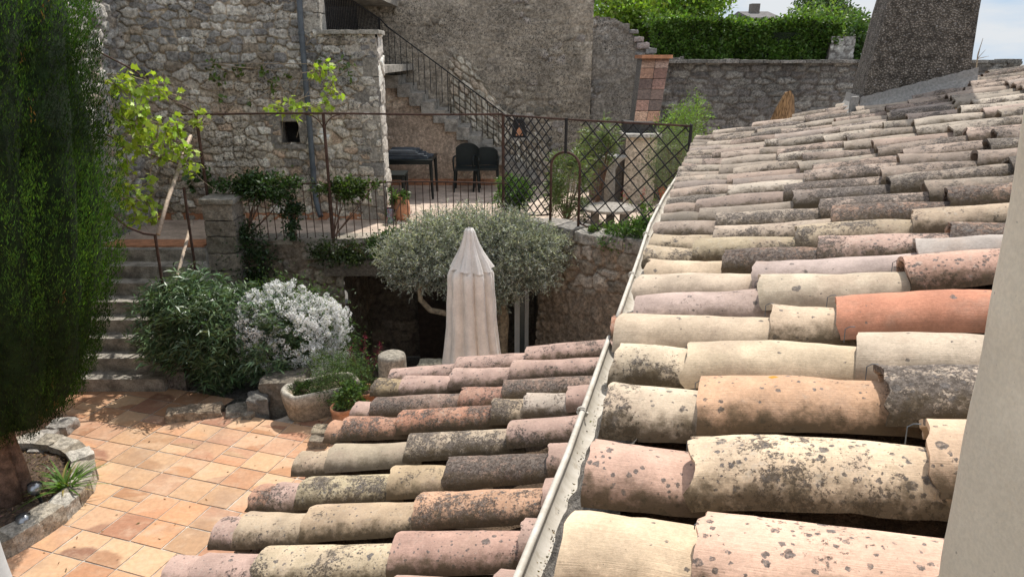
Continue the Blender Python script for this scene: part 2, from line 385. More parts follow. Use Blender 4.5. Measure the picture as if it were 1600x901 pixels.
def masonry(name, path, Lx, Hz, res, cw, ch, seed, m, parent=None, depth=.03, pal=WARM, keep=None, mort=(.30, .25, .19), gap=.16,
            pal2=None, cover=0, edgecol=None, warp=1.0, **tags):
    """path(a, b) -> points, normals. Rubble or coursed stone as real relief with its own tone per stone."""
    nx = int(Lx / res) + 1; nz = int(Hz / res) + 1
    a, b = np.meshgrid(np.linspace(0, Lx, nx), np.linspace(0, Hz, nz)); a = a.ravel(); b = b.ravel()
    wa = a + warp * .10 * (fbm(a * 2.2, b * 2.2, seed + 40) - .5) + warp * .035 * (vnoise(a * 14, b * 14, seed + 42) - .5)
    wb = b + warp * .16 * (fbm(a * 1.1, b * 1.6, seed + 41) - .5) + warp * .03 * (vnoise(a * 15, b * 15, seed + 43) - .5)
    F1, E, I = cells(wa, wb, cw, ch, seed, 3.4, .38, .27)
    inn = sstep(gap * .35, gap, E); big = fbm(a * .9, b * .9, seed + 60)
    fine = fbm(a * 22, b * 22, seed + 61, 4) - .5; mid = fbm(a * 7, b * 7, seed + 62, 3) - .5
    rend = np.zeros_like(a)
    if cover: rend = sstep(.5 - cover * .22, .5 - cover * .22 + .08, fbm(a * 1.6, b * 1.6, seed + 70, 5)) 
    stoneh = inn * (.55 + .9 * (I - .35)) * depth - .5 * depth * np.clip(F1 - .35, 0, 1)
    hgt = stoneh * (1 - rend * .75) + rend * depth * .55 + fine * depth * .38 + mid * depth * .7
    P, N = path(a, b); P = P + N * hgt[:, None]
    pl = np.array(pal); idx = (I * 997).astype(int) % len(pl); C = pl[idx]
    if pal2 is not None:
        t2 = np.array(pal2)[(I * 773).astype(int) % len(pal2)]; f = pal2_mix(a, b, Lx, Hz, seed)[:, None]; C = C * (1 - f) + t2 * f
    C = C * (.8 + .45 * ((I * 57.3) % 1))[:, None]
    mc = np.array(mort)[None] * (.65 + .7 * fbm(a * 3, b * 3, seed + 80))[:, None]
    C = mc * (1 - inn[:, None]) + C * inn[:, None]
    if cover:
        rc = mc * .92; C = C * (1 - .85 * rend[:, None]) + rc * .85 * rend[:, None]
    C = C * 1.36 * (.72 + .56 * big)[:, None] * (.9 + .8 * fine)[:, None]
    idg = np.arange(nx * nz).reshape(nz, nx)
    F = np.stack([idg[:-1, :-1].ravel(), idg[:-1, 1:].ravel(), idg[1:, 1:].ravel(), idg[1:, :-1].ravel()], 1)
    if keep is not None:
        ca = a[F].mean(1); cb = b[F].mean(1); F = F[keep(ca, cb)]
        used = np.unique(F); remap = -np.ones(len(P), int); remap[used] = np.arange(len(used)); F = remap[F]; P = P[used]; C = C[used]
    return mk(name, P, F, m, parent, np.clip(C, .01, .9), smooth=True, **tags)
def pal2_mix(a, b, Lx, Hz, seed): return sstep(.35, .65, (b / Hz) + .35 * (fbm(a * 1.2, b * 1.2, seed + 90) - .5))
def plane_path(p0, p1, z0, lean=0):
    p0 = np.array(p0, float); p1 = np.array(p1, float); d = (p1 - p0) / np.linalg.norm(p1 - p0); n = np.array([d[1], -d[0]])
    def f(a, b):
        xy = p0[None] + a[:, None] * d[None]; P = np.column_stack([xy, z0 + b]); return P, np.tile([n[0], n[1], 0], (len(a), 1))
    return f, float(np.linalg.norm(p1 - p0))
def poly_path(pts, z0):
    pts = np.array(pts, float); seg = np.diff(pts, axis=0); ln = np.linalg.norm(seg, axis=1); cum = np.r_[0, np.cumsum(ln)]
    def f(a, b):
        x = np.interp(a, cum, pts[:, 0]); y = np.interp(a, cum, pts[:, 1]); e = .12
        dx = np.interp(a + e, cum, pts[:, 0]) - np.interp(a - e, cum, pts[:, 0]); dy = np.interp(a + e, cum, pts[:, 1]) - np.interp(a - e, cum, pts[:, 1])
        l = np.hypot(dx, dy) + 1e-9; return np.column_stack([x, y, z0 + b]), np.column_stack([dy / l, -dx / l, np.zeros_like(l)])
    return f, float(cum[-1])

def stone_block(name, lo, hi, m, parent=None, seed=0, pal=WARM, rough=.02, rz=0, n=7, rnd=.1, **tags):
    """one weathered block: a rounded, chipped box"""
    lo = np.array(lo, float); hi = np.array(hi, float); c = (lo + hi) / 2; hs = (hi - lo) / 2; V = []; F = []
    g = np.linspace(-1, 1, n)
    for ax in range(3):
        for sg in (-1, 1):
            u, v = np.meshgrid(g, g); o = len(V); q = np.zeros((n * n, 3)); q[:, ax] = sg; q[:, (ax + 1) % 3] = u.ravel(); q[:, (ax + 2) % 3] = v.ravel()
            V += list(q)
            for i in range(n - 1):
                for j in range(n - 1):
                    f = (o + i * n + j, o + i * n + j + 1, o + (i + 1) * n + j + 1, o + (i + 1) * n + j); F.append(f if sg > 0 else f[::-1])
    V = np.array(V); nrm = V / np.maximum(np.linalg.norm(V, axis=1, keepdims=True), 1e-6)
    k = np.max(np.abs(V), axis=1, keepdims=True); pw = (np.sum(np.abs(V) ** 8, axis=1, keepdims=True)) ** (1 / 8)
    V = V * (1 - rnd) + V / pw * rnd
    W = V * hs; nz = (fbm(W[:, 0] * 9 + W[:, 2] * 5 + seed, W[:, 1] * 9 + W[:, 2] * 7 + seed * 3, seed, 4) - .5)
    W = W + nrm * (nz * rough * 2)[:, None]
    cc, ss = math.cos(rz), math.sin(rz); X = W[:, 0] * cc - W[:, 1] * ss; Y = W[:, 0] * ss + W[:, 1] * cc; W = np.column_stack([X, Y, W[:, 2]]) + c
    col = np.array(pal[seed % len(pal)]); C = np.tile(col, (len(W), 1)) * (.85 + .5 * nz)[:, None]
    return mk(name, W, F, m, parent, C, smooth=False, **tags)

# ================================================================== THE SETTING
g = MB(); g.box((-400, -300, -1.5), (400, 700, -1.2)); o = g.build('ground', M['gravel'], kind='structure')
# upper garden behind the boundary wall
g = MB(); g.box((2.3, 15.62, -1.19), (60, 60, 3.1)); o = g.build('upper_garden', M['soil'], kind='structure')
# courtyard paving, one sheet of laid tiles (grid of the house)
PT = np.array([.82, .73, .66])
def patio():
    poly = [(-8, -1.5), (3.2, -1.5), (3.2, 7.02), (-.95, 7.05), (-1.9, 7.2), (-2.55, 6.98), (-2.93, 6.62), (-3.2, 6.9), (-3.42, 7.05), (-3.9, 7.56), (-8, 7.56)]
    def inside(x, y):
        r = False; n = len(poly); j = n - 1
        for i in range(n):
            xi, yi = poly[i]; xj, yj = poly[j]
            if (yi > y) != (yj > y) and x < (xj - xi) * (y - yi) / (yj - yi) + xi: r = not r
            j = i
        return r
    V = []; F = []; C = []; C2 = []; UV = []; K = []; J = []
    pals = [(.60, .36, .21), (.57, .33, .20), (.52, .29, .19), (.63, .41, .25), (.50, .29, .19), (.60, .37, .23), (.64, .44, .28), (.53, .33, .23), (.40, .23, .16), (.59, .35, .20), (.58, .38, .26)]
    pale = [(.70, .52, .34), (.68, .49, .32), (.56, .35, .24), (.66, .46, .31)]
    tu, ts = .302, .335; jw = .013
    for i in range(-8, 40):
        for k in range(-34, 20):
            offs = (.5 * ts if i % 9 in (3, 4) else 0)
            u0 = i * tu; s0 = k * ts + offs; cx, cy = US(u0 + tu / 2, s0 + ts / 2, 0)[:2]
            subs = [(0, 1)] if random.random() > .14 else [(0, .5), (.5, 1)]
            for a0, a1 in subs:
                cc = random.choice(pals); f = random.uniform(.74, 1.14); cc = tuple(q * f for q in cc); pp = random.choice(pale); kk = random.random(); hz = random.uniform(-.002, .002)
                ua, ub = u0 + a0 * tu + jw * .5, u0 + a1 * tu - jw * .5; sa, sb = s0 + jw * .5, s0 + ts - jw * .5
                o = len(V); q = [(ua, sa), (ua, sb), (ub, sb), (ub, sa)]
                P = [US(x + random.uniform(-.003, .003), y + random.uniform(-.003, .003), hz) for x, y in q]
                ok = sum(inside(p[0], p[1]) for p in P) >= 2 or inside(cx, cy)
                if not ok: continue
                V += [tuple(p) for p in P]; V += [(p[0], p[1], -.012) for p in P]
                C += [tuple(np.array(cc) * PT)] * 8; C2 += [tuple(np.array(pp) * PT)] * 8; UV += [(0, 0), (1, 0), (1, 1), (0, 1)] * 2; K += [kk] * 8; J += [0] * 4 + [.7] * 4
                F.append((o, o + 3, o + 2, o + 1)[::-1] if False else (o, o + 3, o + 2, o + 1))
                for t in range(4): F.append((o + t, o + (t + 1) % 4, o + 4 + (t + 1) % 4, o + 4 + t))
    # make the faces point up
    V = np.array(V); F2 = []
    for f in F:
        F2.append(f)
    ob = mk('patio_paving', V, F2, M['patio'], None, np.array(C), uv=np.array(UV, float), attrs={'rnd': K, 'joint': J}, kind='structure')
    ca = ob.data.color_attributes.new('Col2', 'FLOAT_COLOR', 'POINT'); c4 = np.ones((len(V), 4)); c4[:, :3] = C2; ca.data.foreach_set('color', c4.ravel())
    # mortar bed and retaining side
    b = MB(); n = len(poly); vt = [(x, y, -.006) for x, y in poly] + [(x, y, -1.19) for x, y in poly]
    b.add(vt, [tuple(range(n))] + [(i, n + i, n + (i + 1) % n, (i + 1) % n) for i in range(n)])
    b.build('patio_bed', simple('grey_joint', (.44, .39, .33), .95, .35, 8, .5, .01), kind='structure')
patio()
# planting bed between patio and terrace wall
b = MB(); b.add([(-3.9, 7.57, -.05), (-3.42, 7.07, -.05), (-3.2, 6.93, -.1), (-2.9, 6.66, -.12), (-2.5, 7.0, -.12), (-2.45, 9.3, -.05), (-4.3, 9.3, -.05), (-4.3, 7.57, -.05)] +
               [(-3.9, 7.57, -1.2), (-3.42, 7.07, -1.2), (-3.2, 6.93, -1.2), (-2.9, 6.66, -1.2), (-2.5, 7.0, -1.2), (-2.45, 9.3, -1.2), (-4.3, 9.3, -1.2), (-4.3, 7.57, -1.2)],
               [tuple(range(8))] + [(i, 8 + i, 8 + (i + 1) % 8, (i + 1) % 8) for i in range(8)])
b.build('planting_bed', M['gravel'], kind='structure')
# upper terrace: paved slab over the vaults
TZ = 1.38
tm = simple('terrace_tile', (.47, .37, .29), .7, .3, 4, .2, .004)
TF = [(-5.85, 9.55), (-1.6, 9.72), (0.0, 9.5), (.7, 8.9), (1.35, 8.25), (2.3, 7.7), (4.5, 7.2)]
b = MB(); pp = TF + [(9, 7.2), (9, 15.0), (-5.85, 15.0)]; n = len(pp)
pin = [(x, y + .03) for x, y in pp]
b.add([(x, y, TZ) for x, y in pin] + [(x, y, TZ - .35) for x, y in pin], [tuple(range(n)), tuple(range(n, 2 * n))[::-1]] + [(i, n + i, n + (i + 1) % n, (i + 1) % n) for i in range(n)])
b.build('terrace_floor', tm, kind='structure')

# ------------------------------------------------------------------ the tiled roof of the house
ZC = H - .66; SL = .26
def crest(u, s): return ZC - .012 + SL * s + .022 * max(0, s - .5) * min(1, u / 6)
def tile(u0, s0, u1, s1, zoff0, zoff1, z0, r0=.1, r1=.085, col=(.5, .4, .3), lich=.3, spot=.2, nl=9, na=14, seed=0, th=.0135, ragged=.006, bow=0):
    """canal cover tile from its lower end (u0, s0) to its upper end (u1, s1); returns verts, faces, uv"""
    p0 = np.append(UA * u0 + EA * s0, z0(u0, s0) + zoff0); p1 = np.append(UA * u1 + EA * s1, z0(u1, s1) + zoff1)
    ax = p1 - p0; L = np.linalg.norm(ax); ax /= L; side = np.append(UA, 0); side -= ax * side.dot(ax); side /= np.linalg.norm(side); up = np.cross(ax, side)
    if up[2] < 0: up = -up
    r = np.random.default_rng(seed); V = []; UVs = []; ph = r.uniform(0, 9)
    span = math.radians(150)
    for layer in (0, 1):
        for i in range(nl + 1):
            t = i / nl; rr = r0 + (r1 - r0) * t
            for j in range(na + 1):
                v = j / na; an = math.pi / 2 + span / 2 - span * v; an2 = an
                e = 0
                if i == 0: e = -ragged * (vnoise(v * 9 + ph, ph, seed) - .5) * 1.6 + ragged * 3.5 * max(0, vnoise(v * 13 + ph, ph + 2, seed) - .78)
                if i == nl: e = ragged * (vnoise(v * 9 + ph, ph + 4, seed) - .5) * 2
                q = rr - layer * th + .0036 * (vnoise(t * 5 + ph, v * 4 + ph, seed + 3) - .5) * 2 + .0025 * (vnoise(t * 19 + ph, v * 15, seed + 4) - .5)
                if j in (0, na): an2 += (1 if j == 0 else -1) * (-ragged * 9 * max(0, vnoise(t * 7 + ph, v * 3, seed + 5) - .45))
                cpt = p0 + ax * (L * t + e) - up * r0 + up * bow * math.sin(math.pi * t)
                # v = 0 on the far side (u+), v = 1 on the side towards the camera
                x = -math.cos(an2) * q * 1.06; y = math.sin(an2) * q * .93
                V.append(cpt + side * x + up * y + up * (rr - q) * 0 + up * (r0 - rr) * .4); UVs.append((t * L, v))
    F = []; w_ = na + 1; o2 = (nl + 1) * w_
    for i in range(nl):
        for j in range(na):
            a = i * w_ + j; F.append((a, a + 1, a + w_ + 1, a + w_)); F.append((o2 + a, o2 + a + w_, o2 + a + w_ + 1, o2 + a + 1))
    for i in range(nl):
        a = i * w_; F.append((a, a + w_, o2 + a + w_, o2 + a)); a += na; F.append((a, o2 + a, o2 + a + w_, a + w_))
    for j in range(na):
        F.append((j, o2 + j, o2 + j + 1, j + 1)); a = nl * w_ + j; F.append((a, a + 1, o2 + a + 1, o2 + a))
    V = np.array(V)
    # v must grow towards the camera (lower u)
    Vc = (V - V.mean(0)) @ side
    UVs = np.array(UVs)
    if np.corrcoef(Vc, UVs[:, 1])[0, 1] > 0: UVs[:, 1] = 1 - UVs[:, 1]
    return V, F, UVs
CR, PK, OR, RD, LI, GR, OL, DK = (.66, .54, .40), (.60, .40, .32), (.62, .36, .20), (.55, .20, .11), (.50, .43, .40), (.47, .45, .43), (.46, .40, .31), (.34, .24, .19)
ROSE = (.47, .32, .28)
# row: u at s=0, change of u per metre uphill, [joint s ...], [(colour, lichen, spots) per tile]
ROWS = [
 (.62, -.05, [-.19, .1, .45], [(PK, .2, .3), (CR, .3, .3), (PK, .3, .3)]),
 (.857, -.05, [-.18, .02, .36, .72], [((.70, .59, .45), .15, .12), ((.72, .53, .44), .25, 1.0), (CR, .3, .4), (PK, .3, .4)]),
 (1.108, -.06, [-.185, -.005, .35, .70], [((.58, .42, .36), .22, 1.0), ((.72, .61, .47), .60, 1.0), ((.66, .52, .40), .45, .5), (OL, .7, .3)]),
 (1.36, -.07, [-.195, -.002, .33, .66], [((.62, .55, .45), .42, .5), ((.64, .44, .31), .35, .22), ((.50, .44, .38), .85, .9), (PK, .7, .5)]),
 (1.575, -.15, [-.205, -.035, .32, .64], [((.62, .55, .44), .45, .2), ((.62, .54, .42), .06, .06), ((.56, .50, .42), .12, .10), (LI, .3, .3)]),
 (1.81, -.12, [-.24, .16, .31, .66], [((.60, .52, .42), .1, .05), ((.58, .49, .39), .25, .3), ((.54, .27, .19), .05, .1), (LI, .3, .3)]),
 (2.03, -.01, [-.22, .14, .50, .86], [((.49, .41, .39), .2, .1), ((.57, .52, .43), .1, .1), ((.55, .38, .32), .62, .9), (OL, .7, .3)]),
 (2.225, -.10, [-.24, .13, .56, .92], [((.57, .50, .42), .1, .1), ((.46, .40, .39), .12, .1), ((.42, .40, .39), .1, .1), (PK, .7, .5)]),
 (2.41, -.15, [-.22, .04, .33, .68, 1.0], [((.60, .51, .40), .15, .1), (DK, 1.0, .5), ((.50, .38, .34), .8, .5), (DK, .95, .6), (OL, .7, .3)]),
 (2.63, -.13, [-.25, -.07, .28, .63, .98], [(OL, .6, .2), ((.44, .39, .29), .6, .1), (OL, .55, .1), ((.45, .38, .30), .65, .2), (PK, .8, .3)]),
 (2.84, -.12, [-.25, .0, .42, .78, 1.12], [(OL, .6, .2), ((.48, .42, .36), .5, .2), (DK, .95, .3), (DK, 1.0, .3), (DK, .9, .4)]),
]
random.seed(11)
u = 3.06; kk = 0
farpal = [(.47, .41, .36), (.45, .38, .34), (.42, .37, .33), (.50, .44, .39), (.45, .37, .34), (.41, .37, .33), (.52, .47, .42), (.39, .34, .32), (.46, .37, .33), (.48, .40, .36)]
while u < 7.05:
    js = [-.25 - .02 * random.random()]; first = random.uniform(.12, .38); s = js[0] + first
    smax = min(3.9, .75 + u * .55)
    while s < smax: js.append(s); s += random.uniform(.33, .40)
    js.append(s)
    cs = []
    for _ in js:
        z = random.random(); c = random.choice(farpal); f = random.uniform(.62, 1.0)
        cs.append((tuple(q * f * w for q, w in zip(c, (.97, .995, .985))), random.choice([.46, .54, .6, .68, .9]) if z > .16 else .15, random.uniform(.1, .5)))
    ROWS.append((u, -.11 + random.uniform(-.02, .02), js, cs)); u += random.uniform(.208, .228)
SHIFT = -.0
house = thing('tiled_house_roof', 'sunlit slope of mixed cream, pink and lichen-blackened curved clay tiles rising beside the cream gutter', 'roof', US(.9, 0, ZC - .2))
tiles = []
seed = 100
for (u0, k, js, cs) in ROWS:
    ext = js[-1] + .36
    for i, (c, li, sp) in enumerate(cs):
        if i >= len(js): break
        s0 = js[i]; s1 = (js[i + 1] if i + 1 < len(js) else js[i] + .36) + .07
        seed += 1; r = random.Random(seed)
        near = u0 < 3
        dv = r.uniform(-.012, .012)
        a = u0 + k * s0 + dv; bb = u0 + k * s1 + r.uniform(-.012, .012)
        V, F, UVs = tile(a, s0, bb, s1, .026 + r.uniform(-.006, .010), -.014 + r.uniform(-.004, .004), crest, r0=.099 + r.uniform(-.006, .006), r1=.084 + r.uniform(-.005, .005),
                         seed=seed, nl=12 if near else 5, na=18 if near else 10, ragged=r.choice([.006, .010, .015]) if near else .010, bow=r.uniform(-.008, .014))
        tiles.append((u0, s0, V, F, UVs, c, li, sp))
WARMTH = np.array([.96, .88, .79])
def tile_obj(name, group, parent, **tags):
    V = []; F = []; UV = []; C = []; Lc = []; Sp = []
    for (_, _, v, f, uvs, c, li, sp) in group:
        o = len(V) and sum(len(x) for x in V); V.append(v); F += [tuple(i + (o or 0) for i in q) for q in f]; UV.append(uvs); C.append(np.tile(np.array(c) * WARMTH, (len(v), 1))); Lc += [li] * len(v); Sp += [sp] * len(v)
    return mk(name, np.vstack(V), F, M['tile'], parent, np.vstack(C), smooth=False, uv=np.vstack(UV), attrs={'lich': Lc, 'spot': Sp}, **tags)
def smooth_tile(o):
    me = o.data; me.polygons.foreach_set('use_smooth', [True] * len(me.polygons))
    try: me.set_sharp_from_angle(angle=rad(40))
    except Exception: pass
def vis_size(t):
    p = t[2].mean(0) - np.array([0, 0, H]); return np.linalg.norm(p)
inview = sorted(tiles, key=vis_size)
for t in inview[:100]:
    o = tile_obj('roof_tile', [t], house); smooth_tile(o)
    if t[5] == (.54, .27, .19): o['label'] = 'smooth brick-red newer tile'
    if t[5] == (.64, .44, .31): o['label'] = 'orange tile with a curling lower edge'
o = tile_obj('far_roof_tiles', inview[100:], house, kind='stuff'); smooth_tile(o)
# channel tiles: corrugated bed under the cover tiles
def channel(name, rows, s0, s1, zf, parent, uend):
    us = []; 
    for i in range(len(rows) - 1):
        a, b_ = rows[i], rows[i + 1]; us += [a + (b_ - a) * t for t in np.linspace(0, 1, 9)[:-1]]
    us = np.array(us + [uend]); ph = []
    for i in range(len(rows) - 1): ph += list(np.linspace(0, 1, 9)[:-1])
    ph = np.array(ph + [0]); ss = np.arange(s0, s1 + .01, .06); V = []
    for s in ss:
        for u_, p_ in zip(us, ph):
            st = .022 * (((s + p_ * 0 + int(u_ * 4) * .13) / .36) % 1)
            z = zf(u_, s) - .100 - .075 * math.sin(math.pi * p_) - st; V.append(US(u_, s, z))
    n = len(us); F = [(i * n + j, i * n + j + 1, (i + 1) * n + j + 1, (i + 1) * n + j) for i in range(len(ss) - 1) for j in range(n - 1)]
    return mk(name, np.array(V), F, M['deck'], parent, smooth=True)
rws = [.40] + [r[0] for r in ROWS] + [ROWS[-1][0] + .2]
def zskew(u_, s): return crest(u_, s)
ch = channel('channel_tiles', rws, -.17, 4.2, zskew, house, rws[-1])
# boards and mortar under the tiles
b = MB()
q = [US(.42, -.15, 0), US(7.1, -.15, 0), US(7.1, 4.2, 0), US(.42, 4.2, 0)]
zz = lambda s, d: ZC + SL * s - d
vt = []
for d in (.20, .27):
    for (uu, s) in ((.42, -.15), (7.1, -.15), (7.1, 4.2), (.42, 4.2)): vt.append(US(uu, s, zz(s, d)))
b.add(vt, [(0, 1, 2, 3), (7, 6, 5, 4), (0, 4, 5, 1), (1, 5, 6, 2), (2, 6, 7, 3), (3, 7, 4, 0)]); b.build('roof_deck', M['deck'], house)
# rough mortar along the eave, filling the tile mouths
V = []; F = []
ue = np.arange(.42, 7.05, .02); prof = np.linspace(0, 1, 7)
for x in ue:
    for p_ in prof:
        s = -.232 + .12 * p_ + .018 * (fbm(np.array(x * 14), np.array(p_ * 3), 5) - .5); z = ZC + SL * s - .140 + .075 * p_ + .035 * (fbm(np.array(x * 18), np.array(p_ * 5), 8) - .5)
        V.append(US(x, float(s), float(z)))
n = len(prof); F = [(i * n + j, i * n + j + 1, (i + 1) * n + j + 1, (i + 1) * n + j) for i in range(len(ue) - 1) for j in range(n - 1)]
mk('eave_mortar', np.array(V), F, M['mortar'], house, smooth=True)
# wire tile hooks at the nearest joints
for (u0, k, js, cs) in ROWS[1:8]:
    for s in js[1:3]:
        if random.random() < .75:
            p = US(u0 + .055, s, crest(u0, s) - .012); b = MB()
            d1 = np.append(EA, .2)
            b.tube([p + np.array([0, 0, -.03]) - .004 * d1, p + np.array([0, 0, .004]) - .006 * d1, p + np.array([0, 0, .009]) + .002 * d1, p + np.array([0, 0, .008]) + .014 * d1], .0011, 5)
            b.build('tile_hook', M['iron_grey'], house)
# the house under the roof
hw = thing('house_wall', 'rendered side wall of the house under the cream gutter', 'house', US(3.5, .3, 0))
b = MB(); vt = [US(.5, -.08, -1.19), US(7.0, -.08, -1.19), US(7.0, 4.1, -1.19), US(.5, 4.1, -1.19), US(.5, -.08, 2.93), US(7.0, -.08, 2.93), US(7.0, 4.1, 2.93 + .26 * 4.18), US(.5, 4.1, 2.93 + .26 * 4.18)]
b.add(vt, [(0, 1, 5, 4), (1, 2, 6, 5), (2, 3, 7, 6), (3, 0, 4, 7), (4, 5, 6, 7), (3, 2, 1, 0)]); b.build('wall', M['plaster'], hw)
# wall of the window the picture is taken from: two jambs, lintel, apron
wl = thing('window_wall', 'cream rendered reveals of the open window at both edges of the view', 'wall', (0, .4, 0))
def jamb(name, x0, x1, y0, y1, z0, z1, m, sgn, lean=0):
    r = .035; V = []; F = []; pr = []
    xe, xo = (x0, x1) if sgn > 0 else (x1, x0)
    for i in range(7):
        t = i / 6 * math.pi / 2; pr.append((xe + sgn * (r - r * math.cos(t)), y1 - r + r * math.sin(t)))
    pr += [(xo, y1), (xo, y0), (xe, y0)]
    n = len(pr); zs = np.linspace(z0, z1, 260)
    for z in zs:
        for x, y in pr: V.append((x + .0010 * math.sin(z * 17) + .0005 * math.sin(z * 61 + 1) + .0007 * (float(vnoise(np.array(z * 60), np.array(x * 9), 3)) - .5) + lean * (z - H) if abs(x - xe) < r * 1.1 else x, y, z))
    for i in range(len(zs) - 1):
        for k in range(n): F.append((i * n + k, i * n + (k + 1) % n, (i + 1) * n + (k + 1) % n, (i + 1) * n + k))
    F.append(tuple(range(n))); F.append(tuple((len(zs) - 1) * n + k for k in range(n))[::-1])
    o = mk(name, V, F, m, wl, smooth=True); o.data.set_sharp_from_angle(angle=rad(50))
    if sgn < 0: o.data.flip_normals()
    return o
JY = .42
xr = ray(1532, 540); xr = xr[0] / xr[1] * JY - .027
xl = ray(20, 810); xl = xl[0] / xl[1] * JY
jamb('window_jamb', xr, xr + .24, .02, JY, 2.2, 5.4, M['plaster'], 1, lean=-.055)
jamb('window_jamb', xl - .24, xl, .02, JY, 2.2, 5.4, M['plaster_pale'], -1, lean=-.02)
b = MB(); b.box((xl - .02, .03, 4.65), (xr + .02, JY - .01, 5.39)); b.build('lintel', M['plaster'], wl)
b = MB(); b.box((xl - .23, .03, -1.19), (xr + .23, JY - .01, 2.21)); b.build('apron', M['plaster'], wl)

# ------------------------------------------------------------------ gutter
def gutter(name, label, pts, rad_=.062, wall=.003, seed=0, group=None):
    """half-round channel swept along plan points (u, s, z of the rim)"""
    t = thing(name, label, 'gutter', US(pts[0][0], pts[0][1], pts[0][2] - .06), group)
    V = []; F = []; nsec = 12; P = [(u_, s_, z_) for u_, s_, z_ in pts]
    us = np.linspace(P[0][0], P[-1][0], 40); ss = np.interp(us, [p[0] for p in P], [p[1] for p in P]); zs = np.interp(us, [p[0] for p in P], [p[2] for p in P])
    for lay in (0, 1):
        for u_, s_, z_ in zip(us, ss, zs):
            for j in range(nsec + 1):
                an = math.pi + math.pi * j / nsec; r = rad_ - lay * wall
                V.append(US(u_, s_ + rad_ + math.cos(an) * r, z_ + math.sin(an) * r * .9 + (.03 * (j / nsec) ** 3)))
    n = nsec + 1; N_ = len(us) * n
    for i in range(len(us) - 1):
        for j in range(nsec):
            a = i * n + j; F.append((a, a + n, a + n + 1, a + 1)); F.append((N_ + a, N_ + a + 1, N_ + a + n + 1, N_ + a + n))
    for j in range(nsec):
        for base in (0, (len(us) - 1) * n):
            a = base + j; F.append((a, a + 1, N_ + a + 1, N_ + a))
    mk('channel', V, F, M['zinc'], t, smooth=True)
    b = MB(); b.tube([US(u_, s_, z_ + .004) for u_, s_, z_ in zip(us, ss, zs)], .0075, 10); o = b.build('rolled_lip', M['zinc'], t, smooth=True)
    L = P[-1][0] - P[0][0]; k = P[0][0] + .45
    while k < P[-1][0]:
        s_ = np.interp(k, us, ss); z_ = np.interp(k, us, zs); b = MB()
        ring = []
        for j in range(13):
            an = rad(60) + rad(300) * j / 12; ring.append(US(k, s_ + math.cos(an) * .0125, z_ + .004 + math.sin(an) * .0125))
        b.tube(ring, .0035, 5); b.tube([US(k, s_ + rad_ + math.cos(an) * (rad_ + .004), z_ + math.sin(an) * (rad_ + .004) * .9) for an in np.linspace(math.pi, 1.7 * math.pi, 9)], .004, 5)
        b.build('gutter_bracket', M['zinc'], t); k += .62
    return t
gutter('eaves_gutter', 'cream half-round gutter, the nearer and lower length running up from the bottom of the photo', [(.42, -.264, H - .84), (1.3, -.266, H - .84), (1.98, -.285, H - .838)], .05)
gutter('eaves_gutter', 'farther, wavier length of cream gutter ending at the lattice fence', [(2.02, -.268, H - .785), (2.7, -.285, H - .78), (3.3, -.305, H - .775), (4.0, -.30, H - .77), (5.0, -.27, H - .77), (6.9, -.22, H - .77)], .045)
# odd tile end sticking out over the gutter joint
V, F, UVs = tile(2.02, -.285, 2.02, -.17, -.03, -.03, crest, r0=.075, r1=.075, seed=5, nl=6, na=12)
o = tile_obj('stub_tile', [(0, 0, V, F, UVs, (.45, .25, .18), .5, .4)], house); smooth_tile(o)

